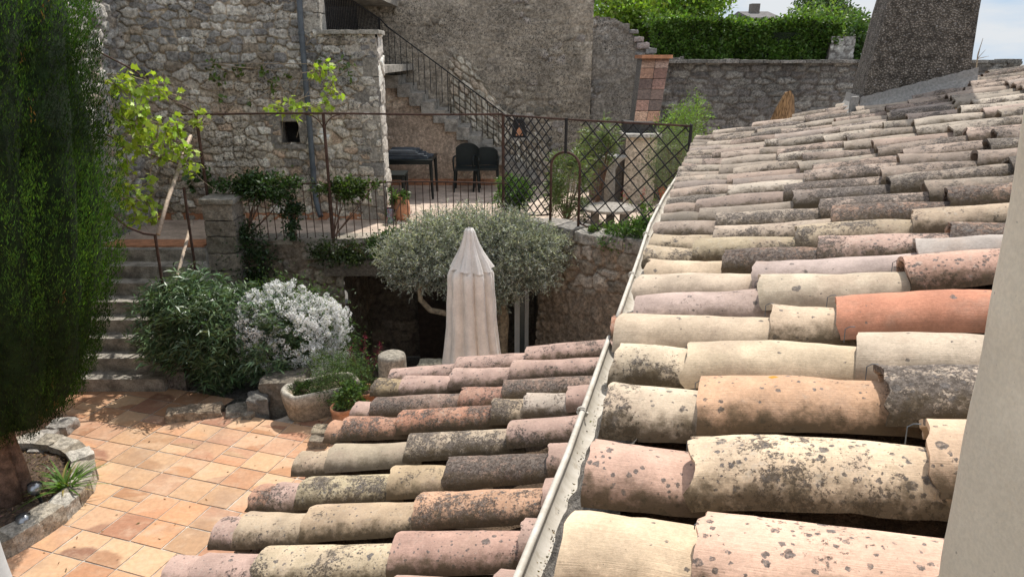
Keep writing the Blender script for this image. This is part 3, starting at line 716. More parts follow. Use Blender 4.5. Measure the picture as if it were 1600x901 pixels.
# ------------------------------------------------------------------ the lower lean-to roof
lean = thing('lean_to_roof', 'lower tiled lean-to roof of rose and dark weathered clay tiles left of the gutter', 'roof', US(2.0, -1.0, H - 1.6))
ZL = H - 1.27
def crl(u_, s): return ZL + SL * s
T = lambda c, l, s: (c, l, s)
pk = (.46, .35, .32); pk2 = (.50, .38, .33); tn = (.47, .40, .31); dk = (.30, .23, .20)
LROWS = [
 ([(-1.66, 3.17), (-.5, 3.33)], [-1.69, -1.31, -.92, -.5], [T(pk, .5, .2), T(pk, .5, .2), T(pk, .5, .2)]),
 ([(-1.56, 3.05), (-.5, 3.09)], [-1.73, -1.56, -1.27, -.94, -.5], [T((.40, .33, .22), .6, .3), T(pk, .5, .3), T(pk, .55, .2), T(pk, .5, .3)]),
 ([(-1.6, 2.77), (-.5, 2.86)], [-1.70, -1.59, -1.12, -.91, -.49], [T(pk, .4, .1), T(dk, .9, .2), T((.42, .26, .21), .7, .3), T(dk, .95, .1)]),
 ([(-1.69, 2.56), (-.5, 2.68)], [-1.72, -1.64, -1.36, -.9, -.75, -.56], [T((.46, .29, .21), .4, .1), T((.46, .27, .20), .65, .2), T((.46, .26, .19), .72, .3), T(tn, .6, .2), T((.50, .46, .42), .55, .3), T(pk, .3, .1)]),
 ([(-1.55, 2.29), (-.5, 2.43)], [-1.71, -1.55, -1.19, -.75], [T(tn, .45, .3), T((.40, .36, .29), .25, .1), T((.48, .42, .34), .8, .4), T(pk, .45, .2)]),
 ([(-1.6, 2.02), (-.5, 2.17)], [-1.74, -1.65, -1.52, -1.14, -.92, -.52], [T((.46, .29, .22), .6, .2), T(pk, .55, .3), T((.48, .43, .31), .72, .4), T((.46, .38, .27), .35, .2), T(dk, 1.0, .3), T(pk, .4, .2)]),
 ([(-1.6, 1.80), (-.5, 1.93)], [-1.74, -1.64, -1.37, -.93, -.48], [T(pk, .5, .3), T(tn, .45, .2), T((.48, .39, .29), .45, .3), T((.54, .36, .26), .78, .5), T(pk, .3, .1)]),
 ([(-1.6, 1.56), (-.5, 1.69)], [-1.75, -1.64, -1.40, -.91, -.49], [T(pk, .5, .2), T(pk, .4, .2), T((.56, .49, .37), .6, .8), T((.47, .33, .29), .35, .5), T(pk, .3, .1)]),
 ([(-1.6, 1.33), (-.5, 1.46)], [-1.75, -1.55, -1.2, -.82, -.5], [T(pk, .5, .2), T(pk2, .4, .2), T(tn, .5, .4), T(pk, .5, .3), T(pk, .3, .1)]),
 ([(-1.6, 1.10), (-.5, 1.22)], [-1.75, -1.5, -1.15, -.8, -.5], [T(pk, .5, .2), T(tn, .4, .2), T(pk, .5, .4), T(tn, .5, .3), T(pk, .3, .1)]),
 ([(-1.6, .87), (-.5, .98)], [-1.75, -1.5, -1.15, -.8, -.5], [T(tn, .5, .2), T(pk, .4, .2), T(dk, .8, .4), T(tn, .5, .3), T(pk, .3, .1)]),
 ([(-1.6, .64), (-.5, .74)], [-1.75, -1.5, -1.15, -.8, -.5], [T(pk, .5, .2), T(pk, .4, .2), T(tn, .5, .4), T(tn, .5, .3), T(pk, .3, .1)]),
]
lrows = []
for li_, (line, js, cs) in enumerate(LROWS):
    (sa, ua), (sb, ub) = line; k = (ub - ua) / (sb - sa); lrows.append(ua + k * (-1.1 - sa))
    for i, (c, lc, sp) in enumerate(cs):
        s0 = js[i]; s1 = min((js[i + 1] if i + 1 < len(js) else -.22) + .07, -.12); seed += 1; r = random.Random(seed)
        V, F, UVs = tile(ua + k * (s0 - sa) + r.uniform(-.008, .008), s0, ua + k * (s1 - sa), s1, .024 + r.uniform(-.005, .010), -.014, crl, r0=.099 + r.uniform(-.005, .004) - (.012 if i == 0 else 0), r1=.084, seed=seed, nl=12, na=18, ragged=.012 if lc > .5 else .006)
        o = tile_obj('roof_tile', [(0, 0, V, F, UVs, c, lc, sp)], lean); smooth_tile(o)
lrows = sorted(lrows)
channel('channel_tiles', [.45] + lrows + [3.36], -1.72, -.14, crl, lean, 3.36)
b = MB(); vt = []
for d in (.20, .28):
    for (uu, s) in ((.45, -1.66), (3.34, -1.66), (3.34, -.12), (.45, -.12)): vt.append(US(uu, s, ZL + SL * s - d))
b.add(vt, [(0, 1, 2, 3), (7, 6, 5, 4), (0, 4, 5, 1), (1, 5, 6, 2), (2, 6, 7, 3), (3, 7, 4, 0)]); b.build('roof_deck', M['deck'], lean)
b = MB(); vt = [US(.5, -1.55, 0), US(3.28, -1.55, 0), US(3.28, -.1, 0), US(.5, -.1, 0)]
vt += [p + np.array([0, 0, H - 1.27 - .285 + SL * s]) for p, s in zip(vt, (-1.55, -1.55, -.1, -.1))]
b.add(vt, [(0, 1, 5, 4), (1, 2, 6, 5), (2, 3, 7, 6), (3, 0, 4, 7), (4, 5, 6, 7), (3, 2, 1, 0)]); b.build('wall', M['plaster'], lean)

# ------------------------------------------------------------------ chimney on the roof
c1 = thing('roof_chimney', 'tall tapering pebble-dashed brown chimney with grey lead flashing rising from the tiles', 'chimney', US(6.7, 1.5, 3.6))
def czs(u_, s): return crest(u_, s) - .06
ub0, ub1, sb0, sb1 = 6.34, 7.0, 1.04, 1.81
V = []; F = []; nseg = 26
zt = 5.9
for i in range(nseg + 1):
    t = i / nseg
    for (uu, s, su, ss) in ((ub0, sb0, .0, .26), (ub0, sb1, .0, -.13), (ub1, sb1, -.1, -.13), (ub1, sb0, -.1, .26)):
        u2 = uu + su * t; s2 = s + ss * t; z0 = crest(uu, s) - .12; V.append(US(u2, s2, z0 + (zt - z0) * t))
# subdivide each side for relief
P = []; Fq = []
cor = np.array(V).reshape(nseg + 1, 4, 3); m_ = 22
for sidei in range(4):
    o = len(P)
    for i in range(nseg + 1):
        a_, b_ = cor[i][sidei], cor[i][(sidei + 1) % 4]
        for j in range(m_ + 1):
            q = a_ + (b_ - a_) * j / m_; nn = np.cross(b_ - a_, [0, 0, 1]); nn /= np.linalg.norm(nn)
            e = min(j, m_ - j) / m_; cen = cor[i].mean(0)
            q = q + nn * .012 * (fbm(np.array(i * .9 + sidei * 9), np.array(j * .8), 3) - .5) - (q - cen) * max(0, .03 - e) * 1.6
            P.append(q)
    for i in range(nseg):
        for j in range(m_): a0 = o + i * (m_ + 1) + j; Fq.append((a0, a0 + 1, a0 + m_ + 2, a0 + m_ + 1))
P = np.array(P); o_ = len(P); P = np.vstack([P, cor[-1]]); Fq.append((o_, o_ + 1, o_ + 2, o_ + 3))
mk('stack', P, Fq, M['chimney'], c1, smooth=True)
# flashing: a folded strip on the two seen sides
def flash(p, q, hgt, out, name='flashing'):
    p = np.array(p); q = np.array(q); V = []; F = []; n = 40
    for i in range(n + 1):
        a_ = p + (q - p) * i / n; w_ = .003 * math.sin(i * 1.3) + .004 * random.uniform(-.5, .5)
        for (dz, oo) in ((-.04, .075 + w_), (.0, .035 + w_ * .5), (.03, .02), (hgt + w_, .012)): V.append(a_ + np.append(out * oo, dz))
    for i in range(n):
        for j in range(3): a0 = i * 4 + j; F.append((a0, a0 + 4, a0 + 5, a0 + 1))
    return mk(name, V, F, M['lead'], c1)
flash(US(ub0, sb0, crest(0, sb0) + .01), US(ub0, sb1 + .03, crest(6, sb1) + .02), .085, -UA)
flash(US(ub0 - .02, sb0, crest(0, sb0) + .01), US(ub1, sb0, crest(0, sb0) + .01), .10, -EA)
for s_ in (sb0,):
    o = stone_block('flashing_corner', US(ub0 - .06, s_ - .06, crest(0, s_) - .02), US(ub0 - .06, s_ - .06, crest(0, s_) - .02) + np.array([.05, .05, .12]), M['lead'], c1, 3, [(.28, .28, .28)], .01)

# ================================================================== MASONRY BUILDINGS
# ------------------------------------------------------------------ the house across the terrace
FY = 10.94
XR = PZ(604, 343, TZ)[0]
cott = thing('stone_house', 'rubble stone house with a small dark window at the back of the terrace', 'house', (-4, FY, TZ))
fx0 = -5.92; ztop = 5.0
wl0 = PY(438, 190, FY); wl1 = PY(470, 223, FY); ledge = PY(560, 52, FY)[2]; xop = PY(500, 40, FY)[0]
pf, L_ = plane_path((fx0, FY), (XR, FY), TZ)
def keep_f(a, b):
    x = fx0 + a; z = TZ + b
    win = (x > wl0[0]) & (x < wl1[0]) & (z > wl1[2]) & (z < wl0[2])
    return ~(((x > xop) & (z > ledge)) | win)
masonry('facade', pf, L_, ztop - TZ, .0145, .215, .122, 3, M['stone_grey'], cott, .042, WARM, keep_f, (.40, .335, .255), .14, pal2=GREY, cover=0, warp=1.35)
pf, L2 = plane_path((XR, FY + .012), (XR, FY + .47), TZ)
masonry('corner_return', pf, L2, ledge - TZ, .02, .5, .26, 31, M['stone_cut'], cott, .03, [(.50, .46, .40), (.56, .52, .45), (.46, .42, .36)], None, (.34, .30, .25), .10)
# corner stones, flush with the facade and a little proud
z = TZ; i = 0
while z < ledge - .12:
    h = random.uniform(.17, .34); h = min(h, ledge - .02 - z); wq = random.choice([.22, .30, .38, .46]) 
    stone_block('corner_stone', (XR - wq, FY - .028, z + .008), (XR + .012, FY + .14, z + h - .008), M['stone_cut'], cott, i, [(.42, .38, .32), (.36, .33, .28), (.50, .45, .38), (.30, .28, .25)], .012, n=9, rnd=.12); z += h; i += 1
b = MB(); b.box((fx0, FY + .03, TZ), (XR - .01, FY + .46, ledge - .02)); b.box((fx0, FY + .03, ledge - .02), (xop - .02, FY + .46, ztop)); 
b2 = MB(); b2.box((fx0, FY + .06, TZ), (wl0[0] - .02, FY + .46, ledge - .02)); b2.box((wl1[0] + .02, FY + .06, TZ), (XR - .01, FY + .46, ledge - .02))
b2.box((wl0[0] - .02, FY + .06, TZ), (wl1[0] + .02, FY + .46, wl1[2] - .02)); b2.box((wl0[0] - .02, FY + .06, wl0[2] + .02), (wl1[0] + .02, FY + .46, ledge - .02)); b2.box((fx0, FY + .06, ledge - .02), (xop - .02, FY + .46, ztop))
b2.build('wall_core', M['stone_dark'], cott, )
# window: cut jambs, sill, recessed dark pane
wn = MB(); wn.box((wl0[0] - .01, FY + .30, wl1[2] - .01), (wl1[0] + .01, FY + .34, wl0[2] + .01)); wo = wn.build('window', M['dark'], cott)
for lo, hi in (((wl0[0] - .17, FY - .03, wl1[2] - .02), (wl0[0] + .004, FY + .2, wl0[2] + .01)), ((wl1[0] - .004, FY - .03, wl1[2] - .02), (wl1[0] + .12, FY + .2, wl0[2] + .01)), ((wl0[0] - .22, FY - .035, wl0[2] + .012), (wl1[0] + .16, FY + .2, wl0[2] + .15)), ((wl0[0] - .12, FY - .05, wl1[2] - .09), (wl1[0] + .10, FY + .2, wl1[2] - .022))):
    q = stone_block('frame_stone', lo, hi, M['stone_cut'], cott, 3, [(.33, .30, .26)], .008, n=7)
# pale pillar beside the upper opening, coping slab of the landing
for k_ in range(3): stone_block('pillar_stone', (xop - .24, FY - .035, ledge + .02 + k_ * .27), (xop + .02, FY + .3, ledge + .02 + k_ * .27 + .26), M['stone_cut'], cott, k_, [(.52, .48, .41), (.46, .42, .36)], .012)
stone_block('coping_slab', (xop - .05, FY - .09, ledge - .015), (XR + .07, FY + .42, ledge + .045), M['stone_cut'], cott, 1, [(.44, .41, .35)], .012, n=15)
b = MB(); b.box((fx0, FY + .47, 3.66), (XR - .02, 15.15, 3.78)); b.box((fx0, FY + .46, ztop - .1), (XR - .3, 15.15, ztop + .05)); b.build('landing_floor', M['concrete'], cott)
b = MB(); b.box((fx0 - .3, FY + .47, TZ), (fx0, 15.3, ztop)); b.build('side_core', M['stone_dark'], cott)
b = MB()
for i in range(10): 
    x0 = fx0 + .01 + i * (XR - fx0) / 10; b.box((x0 + .003, FY - .022, TZ + .002), (x0 + (XR - fx0) / 10 - .003, FY + .012, TZ + .115), j=.001)
b.build('skirting', M['clay'], cott)
# drainpipe
dp = MB(); dp.tube([PY(466, -30, FY - .09), PY(470, 40, FY - .09), PY(484, 200, FY - .09), PY(491, 290, FY - .09), PY(494, 315, FY - .10), PY(501, 338, FY - .24)], .043, 12, cap=False); d0 = thing('drainpipe', 'dark grey downpipe running down the rubble stone facade', 'drainpipe', PY(501, 338, FY - .24)); dp.build('pipe', M['iron_grey'], d0, smooth=True)
for (x, y) in ((471, 52), (480, 150), (489, 262)):
    p = PY(x, y, FY - .09); b = MB(); b.tube([p - np.array([0, 0, .02]), p + np.array([0, 0, .02])], .051, 12); b.build('pipe_collar', M['iron_grey'], d0)
# left side wall, catching the sun
pf, L3 = plane_path((-5.62, 3.2), (fx0, FY), -.02)
side = masonry('side_wall', pf, L3, 5.6, .028, .24, .15, 9, M['stone_grey'], None, .075, GREY, None, (.30, .26, .22), .2)
tag(side, 'tall rough grey stone wall behind the cypress, catching the sun on its edge', 'wall')

# ------------------------------------------------------------------ tall back building and its outside stair
BY = 15.2; SY = 14.1
p_top = PY(600, 104, SY); xs0 = p_top[0]; zs0 = p_top[2]; nst = 14; rise = (zs0 - TZ) / nst; run = .232
xbr = PY(928, 0, BY)[0]
tall = thing('tall_wall', 'high brown weathered wall of patched render and rubble behind the outside staircase', 'wall', (0, BY, TZ))
pf, L4 = plane_path((-6, BY), (xbr, BY), TZ)
def cm(a, b):
    x = a - 6; z = TZ + b; line = zs0 - (x - xs0) * rise / run
    return x, z, line
_old = fbm
masonry('wall_face', pf, L4, 4.95, .024, .21, .15, 17, M['stone_dark'], tall, .05, BROWN + [(.33, .29, .25)], lambda a, b: (a - 6 > -3.2), (.34, .29, .225), .2, cover=.45)
# bare stones showing along the stair
def kp(a, b):
    x = -1.35 + a; line = zs0 - (x - xs0) * rise / run; z = line - .35 + b
    n = fbm(a * 3, b * 3, 91) * .55
    return (b < 1.15 + n - .5 * np.maximum(a - 1.0, 0) + .2 * np.sin(a * 4)) & (z > TZ) & (a > .12 * n)
def pbare(a, b):
    x = -1.35 + a; line = zs0 - (x - xs0) * rise / run
    return np.column_stack([x, np.full_like(x, BY - .075), np.maximum(line - .35 + b, TZ)]), np.tile([0, -1., 0], (len(a), 1))
masonry('bare_stones', pbare, 2.7, 1.6, .02, .19, .15, 23, M['stone_cut'], tall, .07, [(.44, .40, .32), (.52, .47, .38), (.38, .34, .27), (.42, .35, .27)], kp, (.27, .225, .17), .2)
b = MB(); b.box((-6, BY + .09, TZ), (xbr - .02, BY + .6, TZ + 4.9)); b.build('wall_core', M['stone_dark'], tall)
pf, L5 = plane_path((xbr - .004, BY + .03), (xbr - .004, BY + .6), TZ)
masonry('wall_end', pf, L5, 4.95, .03, .3, .2, 19, M['stone_dark'], tall, .03, BROWN, None)
st = thing('outside_staircase', 'stone steps with a dark stringer descending to the right across the tall wall', 'stairs', (xs0, SY, TZ))
for i in range(nst):
    x0 = xs0 + (i - 1) * run if i else xs0 - .35; z0 = zs0 - i * rise
    x1 = xs0 + i * run
    stone_block('step', (x0 + .004, SY - .02 + random.uniform(-.01, .01), z0 - .19 - (rise if i else 0) * .35), (x1 + .035, BY - .05, z0), M['concrete'], st, i, [(.22, .21, .19)], .008, n=5, rnd=.05)
# wall below the stair, warm and coursed
pf, L6 = plane_path((-4.2, SY + .06), (xs0 + nst * run, SY + .06), TZ)
def ku(a, b):
    x = a - 4.2; line = zs0 - np.maximum(x - xs0, 0) * rise / run; return b + TZ < line - .16
masonry('under_stair_wall', pf, L6, zs0 - TZ, .03, .30, .17, 27, M['stone_warm'], st, .02, [(.52, .40, .30), (.58, .46, .35), (.47, .36, .27)], ku, (.46, .345, .25), .14, cover=.95)
b = MB()
for i in range(9): b.box((-3.6 + i * .38, SY + .02, TZ + .002), (-3.6 + i * .38 + .374, SY + .05, TZ + .13), j=.001)
b.build('skirting', M['clay'], st)
b = MB(); pl = [(xs0 - 1.8, SY + .1), (xs0 + nst * run, SY + .1)]
vt = []
for yy in (SY + .1, BY + .05): vt += [(-4.2, yy, TZ), (xs0 + nst * run - .1, yy, TZ), (xs0, yy, zs0 - .25), (-4.2, yy, zs0 - .25)]
b.add(vt, [(0, 1, 2, 3), (7, 6, 5, 4), (0, 4, 5, 1), (1, 5, 6, 2), (2, 6, 7, 3), (3, 7, 4, 0)]); b.build('stair_core', M['stone_dark'], st)
# stair railing: dark iron with thin balusters
rl = thing('stair_railing', 'thin dark iron railing following the outside staircase down the tall wall', 'railing', (xs0, SY, zs0))
rh = .88; xe = xs0 + 13.2 * run
b = MB(); tp = lambda x: zs0 + rh - max(0, x - xs0 + .1) * rise / run
b.tube([(xs0 - .06, SY + .04, zs0 + rh + .03)] + [(x, SY + .04, tp(x)) for x in np.linspace(xs0 + .1, xe, 12)], .014, 6); b.build('handrail', M['iron_black'], rl)
x = xs0
while x < xe:
    zb = zs0 - max(0, math.floor((x - xs0) / run) + 0) * rise - .02; b = MB(); b.tube([(x, SY + .04, zb), (x, SY + .04, tp(x) - .002)], .0075, 5); b.build('baluster', M['iron_black'], rl); x += .113
r2 = thing('landing_railing', 'dark dense iron railing in front of the shaded upper opening', 'railing', (xop, FY + .5, ledge))
qa = np.array([xop + .03, FY + .3, ledge + .02]); qb = np.array([xs0 - .04, SY, zs0 + .05]); n_ = 34
tpa = qa[2] + .72; tpb = zs0 + rh
b = MB(); b.tube([(qa[0], qa[1], tpa), (qb[0], qb[1], tpb)], .016, 6); b.build('handrail', M['iron_black'], r2)
for i in range(n_ + 1):
    t = i / n_; q = qa + (qb - qa) * t; b = MB(); b.tube([(q[0], q[1], min(q[2], 3.8)), (q[0], q[1], tpa + (tpb - tpa) * t)], .009 if i < n_ else .02, 5); b.build('baluster', M['iron_black'], r2)

# ------------------------------------------------------------------ ruined end, boundary wall
pf, L7 = plane_path((xbr - .1, 15.35), (3.6, 15.0), TZ)
top_px = [(928, 25), (950, 27), (984, 38), (986, 52), (1000, 58), (1006, 75), (1022, 86), (1040, 90)]
txz = [PY(x, y, 15.2) for x, y in top_px]; tX = [p[0] for p in txz]; tZ = [p[2] for p in txz]
rw = masonry('ruined_wall', pf, L7, 4.4, .025, .22, .15, 33, M['stone_dark'], None, .06, [(.25, .23, .20), (.31, .28, .25), (.20, .185, .165), (.40, .37, .33)],
             lambda a, b: TZ + b < np.interp(xbr - .1 + a, tX, tZ) + .05 * (vnoise(a * 9, a * 0, 4) - .5), (.27, .24, .20), .2, cover=.5)
tag(rw, 'dark stepped stump of ruined wall beside the tiled flue', 'wall')
rb = MB()
for i in range(len(tX) - 1):
    rb.box((tX[i] + .01, 15.42, TZ), (tX[i + 1] - .005, 15.75, min(tZ[i], tZ[i + 1]) - .02), j=.004)
rb.build('wall_core', M['stone_dark'], rw)
for (x, y, s_) in ((1003, 72, .13), (1016, 80, .12), (997, 62, .1), (990, 50, .09), (1000, 86, .1)):
    p = PY(x, y, 15.15); stone_block('loose_stone', p - s_ * np.array([1, 1, .45]), p + s_ * np.array([1, 1, .5]), M['stone_cut'], rw, int(x), [(.33, .32, .30), (.42, .36, .33)], .03, n=6, rnd=.5)
pf, L8 = plane_path((2.9, 14.95), (10.5, 14.75), TZ)
zt_ = PY(1100, 96, 14.9)[2]
bw = masonry('boundary_wall', pf, L8, zt_ - TZ, .026, .34, .125, 37, M['stone_dark'], None, .045, [(.20, .185, .165), (.26, .24, .215), (.15, .14, .13), (.32, .30, .27), (.17, .15, .13)], None, (.13, .115, .10), .2, pal2=[(.14, .13, .12), (.20, .19, .17)], cover=0, warp=.45)
tag(bw, 'long dark lichened coursed-stone garden wall with a flat top below the hedge', 'wall')
b = MB(); b.add([(2.9, 14.99, TZ), (10.5, 14.79, TZ), (10.5, 15.04, TZ), (2.9, 15.04, TZ), (2.9, 14.99, zt_), (10.5, 14.79, zt_), (10.5, 15.04, zt_), (2.9, 15.04, zt_)], [(0, 1, 5, 4), (1, 2, 6, 5), (2, 3, 7, 6), (3, 0, 4, 7), (4, 5, 6, 7)]); b.build('wall_core', M['stone_dark'], bw)
x = 2.9; i = 0
while x < 10.3:
    w_ = random.uniform(.28, .55); stone_block('coping_stone', (x, 14.70, zt_ - .035), (x + w_ - .012, 15.1, zt_ + random.uniform(.02, .045)), M['stone_dark'], bw, i, [(.24, .225, .20), (.30, .28, .25), (.2, .19, .17)], .012, n=6); x += w_; i += 1

# tiled flue of the outdoor oven
fl = thing('tiled_flue', 'sloping flue faced with two columns of terracotta squares, orange to blackened', 'flue', PZ(1000, 290, TZ))
A0, A1, B0, B1 = PY(990, 192, 12.75), PY(1029, 192, 12.75), PY(1003, 92, 13.75), PY(1046, 92, 13.75)
tp_ = [(.36, .20, .13), (.24, .135, .10), (.40, .25, .17), (.15, .10, .08), (.28, .16, .12), (.12, .085, .07), (.42, .28, .21)]
order = [2, 0, 4, 5, 5, 3, 3, 4, 0, 1, 2, 6]
n_ = np.cross(A1 - A0, B0 - A0); n_ /= np.linalg.norm(n_)
b = MB(); q = [A0, A1, B1, B0]; bk = [p + np.array([0, .5, 0]) for p in (A0, A1, B1, B0)]
b.add(q + bk, [(0, 1, 2, 3), (7, 6, 5, 4), (0, 4, 5, 1), (1, 5, 6, 2), (2, 6, 7, 3), (3, 7, 4, 0)]); b.build('flue_body', M['mortar'], fl)
ft = MB()
for r_ in range(6):
    for c_ in range(2):
        t0, t1 = r_ / 6 + .006, (r_ + 1) / 6 - .004; a0, a1 = c_ / 2 + .012, (c_ + 1) / 2 - .008
        P4 = [(A0 + (A1 - A0) * a) * (1 - t) + (B0 + (B1 - B0) * a) * t for a, t in ((a0, t0), (a1, t0), (a1, t1), (a0, t1))]
        off = -n_ * .02 if n_[1] > 0 else n_ * .02; tone = tp_[order[r_ * 2 + c_]]
        ft.add([p + off * (1 + .3 * random.random()) for p in P4] + P4, [(0, 1, 2, 3), (0, 4, 5, 1), (1, 5, 6, 2), (2, 6, 7, 3), (3, 7, 4, 0)], tone)
ft.build('facing_tile', stone_mat('blackened_terracotta', .5, .05, .3), fl)
b = MB(); b.box((B0[0] - .03, 13.6, B0[2] + .005), (B1[0] + .03, 14.4, B0[2] + .07)); b.build('flue_cap', M['clay'], fl)
ov = thing('outdoor_oven', 'cream stone pillar of the outdoor oven under the tiled flue, seen through the lattice', 'oven', PZ(1000, 310, TZ))
o0 = PY(978, 214, 12.35); o1 = PY(1027, 214, 12.35)
pf, L9 = plane_path((o0[0], 12.32), (o1[0], 12.32), TZ)
masonry('pillar', pf, L9, o0[2] - TZ, .025, .42, .24, 51, M['stone_cut'], ov, .012, [(.50, .41, .31), (.56, .47, .36), (.44, .36, .28)], None, (.36, .30, .24), .07)
pf, L9 = plane_path((o1[0], 12.33), (o1[0], 12.9), TZ)
masonry('pillar_side', pf, L9, o0[2] - TZ, .03, .42, .24, 52, M['stone_cut'], ov, .012, [(.50, .43, .34)], None, (.36, .30, .24), .07)
b = MB(); b.box((o0[0] + .01, 12.35, TZ), (o1[0] - .01, 12.9, o0[2] - .005)); b.box((o0[0] - .55, 12.5, TZ), (o0[0], 13.0, TZ + .75)); b.box((o1[0], 12.55, TZ), (o1[0] + .6, 13.1, TZ + .95)); b.build('oven_body', M['stone_dark'], ov)
stone_block('hearth_slab', (o0[0] - .05, 12.22, o0[2]), (o1[0] + .06, 12.95, o0[2] + .06), M['stone_cut'], ov, 0, [(.56, .52, .46)], .01, n=9)
stone_block('soot_stone', (o0[0] + .02, 12.45, o0[2] + .06), (o1[0] - .02, 13.1, A0[2] + .03), M['stone_dark'], ov, 0, [(.09, .085, .08)], .02, n=7)

# ------------------------------------------------------------------ retaining wall under the terrace
rt = thing('retaining_wall', 'curved rubble retaining wall under the terrace with a dark vaulted recess in it', 'wall', (0, 9.5, -1.19))
pf, L10 = poly_path(TF, -1.19)
xl_, xr_ = PY(537, 470, 9.55)[0], PY(839, 500, 9.35)[0]; zl_ = PY(640, 432, 9.55)[2]
cumx = np.r_[0, np.cumsum(np.linalg.norm(np.diff(np.array(TF), axis=0), axis=1))]; tfx = [p[0] for p in TF]
def k10(a, b):
    x = np.interp(a, cumx, tfx); z = b - 1.19
    topz = np.interp(x, [-6, -.6, .3, 5], [TZ - .01, TZ - .01, 1.72, 1.78])
    hole = (x > xl_) & (x < xr_) & (z < zl_ + .05 * np.sin(x * 3) + .05 * (vnoise(a * 7, a * 0, 3) - .5))
    stairs_ = (x < -4.45) & (z > -.3)
    return (z < topz) & ~hole & ~((x < -4.5))
masonry('wall_face', pf, L10, 2.97, .018, .26, .17, 45, M['stone_warm'], rt, .06, [(.30, .235, .175), (.25, .20, .15), (.36, .285, .215), (.20, .165, .13), (.34, .29, .24)], k10, (.20, .155, .115), .2, pal2=[(.27, .23, .18), (.21, .185, .15), (.34, .30, .25)], cover=.2, warp=1.4)
# coping
i = 0; a = 1.55
while a < L10 - .3:
    w_ = random.uniform(.28, .5); x = float(np.interp(a + w_ / 2, cumx, tfx)); y = float(np.interp(a + w_ / 2, cumx, [p[1] for p in TF]))
    x2 = float(np.interp(a + w_, cumx, tfx)); y2 = float(np.interp(a + w_, cumx, [p[1] for p in TF])); x1 = float(np.interp(a, cumx, tfx)); y1 = float(np.interp(a, cumx, [p[1] for p in TF]))
    tz = float(np.interp(x, [-6, -.6, .3, 5], [TZ, TZ, 1.72, 1.78])); an = math.atan2(y2 - y1, x2 - x1); dn = .16
    cx_, cy_ = x - math.sin(an) * dn, y + math.cos(an) * dn
    if tz > TZ + .02: stone_block('coping_stone', (cx_ - w_ / 2, cy_ - .21, tz - .1 - random.uniform(0, .04)), (cx_ + w_ / 2 - .008, cy_ + .21, tz + random.uniform(.0, .05)), M['stone_warm'], rt, i, [(.34, .31, .27), (.28, .26, .23), (.40, .37, .32)], .03, rz=an, n=9, rnd=.35)
    else: stone_block('coping_stone', (cx_ - w_ / 2, cy_ - .2, tz - .07), (cx_ + w_ / 2 - .008, cy_ + .16, tz + random.uniform(.004, .02)), M['stone_cut'], rt, i, [(.36, .32, .26), (.30, .27, .22), (.42, .37, .30)], .012, rz=an, n=7)
    a += w_; i += 1
b = MB(); vt = []   # body behind the raised part
for (x, y) in TF[2:]: vt += [(x + .02, y + .06, TZ - .35), (x + .02, y + .06, 1.68), (x + .22, y + .30, 1.68), (x + .22, y + .30, TZ - .35)]
for i in range(len(TF) - 3): o_ = i * 4; b.add([vt[o_ + k_] for k_ in range(8)], [(0, 4, 5, 1), (1, 5, 6, 2), (2, 6, 7, 3)])
b.build('wall_core', M['stone_dark'], rt)
# recess: lintel, jambs, back wall
stone_block('lintel', (xl_ - .25, 9.5, zl_ + .02), (xr_ - .5, 9.85, zl_ + .26), M['stone_warm'], rt, 0, [(.26, .22, .18)], .02, n=11)
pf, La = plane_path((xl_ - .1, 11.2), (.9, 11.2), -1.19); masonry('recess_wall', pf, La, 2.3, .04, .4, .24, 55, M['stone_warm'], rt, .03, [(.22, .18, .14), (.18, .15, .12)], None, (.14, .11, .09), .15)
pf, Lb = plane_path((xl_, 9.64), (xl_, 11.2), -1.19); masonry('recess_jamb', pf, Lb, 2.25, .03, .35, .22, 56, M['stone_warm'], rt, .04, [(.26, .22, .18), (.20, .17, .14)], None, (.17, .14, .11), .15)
b = MB(); b.box((xr_ + .02, 9.3, -1.19), (xr_ + .3, 11.2, 1.02)); b.build('recess_side', M['stone_dark'], rt)
pd = thing('recess_door', 'dark plank door with a small barred window inside the shaded recess', 'door', (-.9, 11.1, -1.19))
p0 = PY(652, 452, 11.1); p1 = PY(705, 480, 11.1)
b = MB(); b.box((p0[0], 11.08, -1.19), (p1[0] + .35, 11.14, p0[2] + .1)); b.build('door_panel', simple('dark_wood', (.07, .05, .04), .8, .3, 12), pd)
b = MB(); b.box((p0[0] + .12, 11.06, .35), (p0[0] + .62, 11.075, .80)); b.build('pane', M['dark'], pd)
b = MB()
for k_ in range(4): b.box((p0[0] + .13 + k_ * .155, 11.045, .33), (p0[0] + .155 + k_ * .155, 11.058, .82))
b.build('window_bar', M['white'], pd)
gd = thing('glazed_door', 'white framed glazed door standing open beside the olive trunk', 'door', (xr_ - .3, 9.5, -1.19))
for px0, px1, nm in ((804, 812, 'frame'), (820, 826, 'frame')):
    q0 = PY(px0, 500, 9.45); q1 = PY(px1, 500, 9.45); b = MB(); b.box((q0[0], 9.43, -1.18), (q1[0], 9.49, zl_ - .03)); b.build(nm, M['white'], gd)
q0 = PY(812.5, 500, 9.45); q1 = PY(819.5, 500, 9.45); b = MB(); b.box((q0[0], 9.455, -1.17), (q1[0], 9.465, zl_ - .04)); b.build('pane', simple('door_glass', (.10, .115, .12), .1, .1, 3, 0, spec=.6), gd)
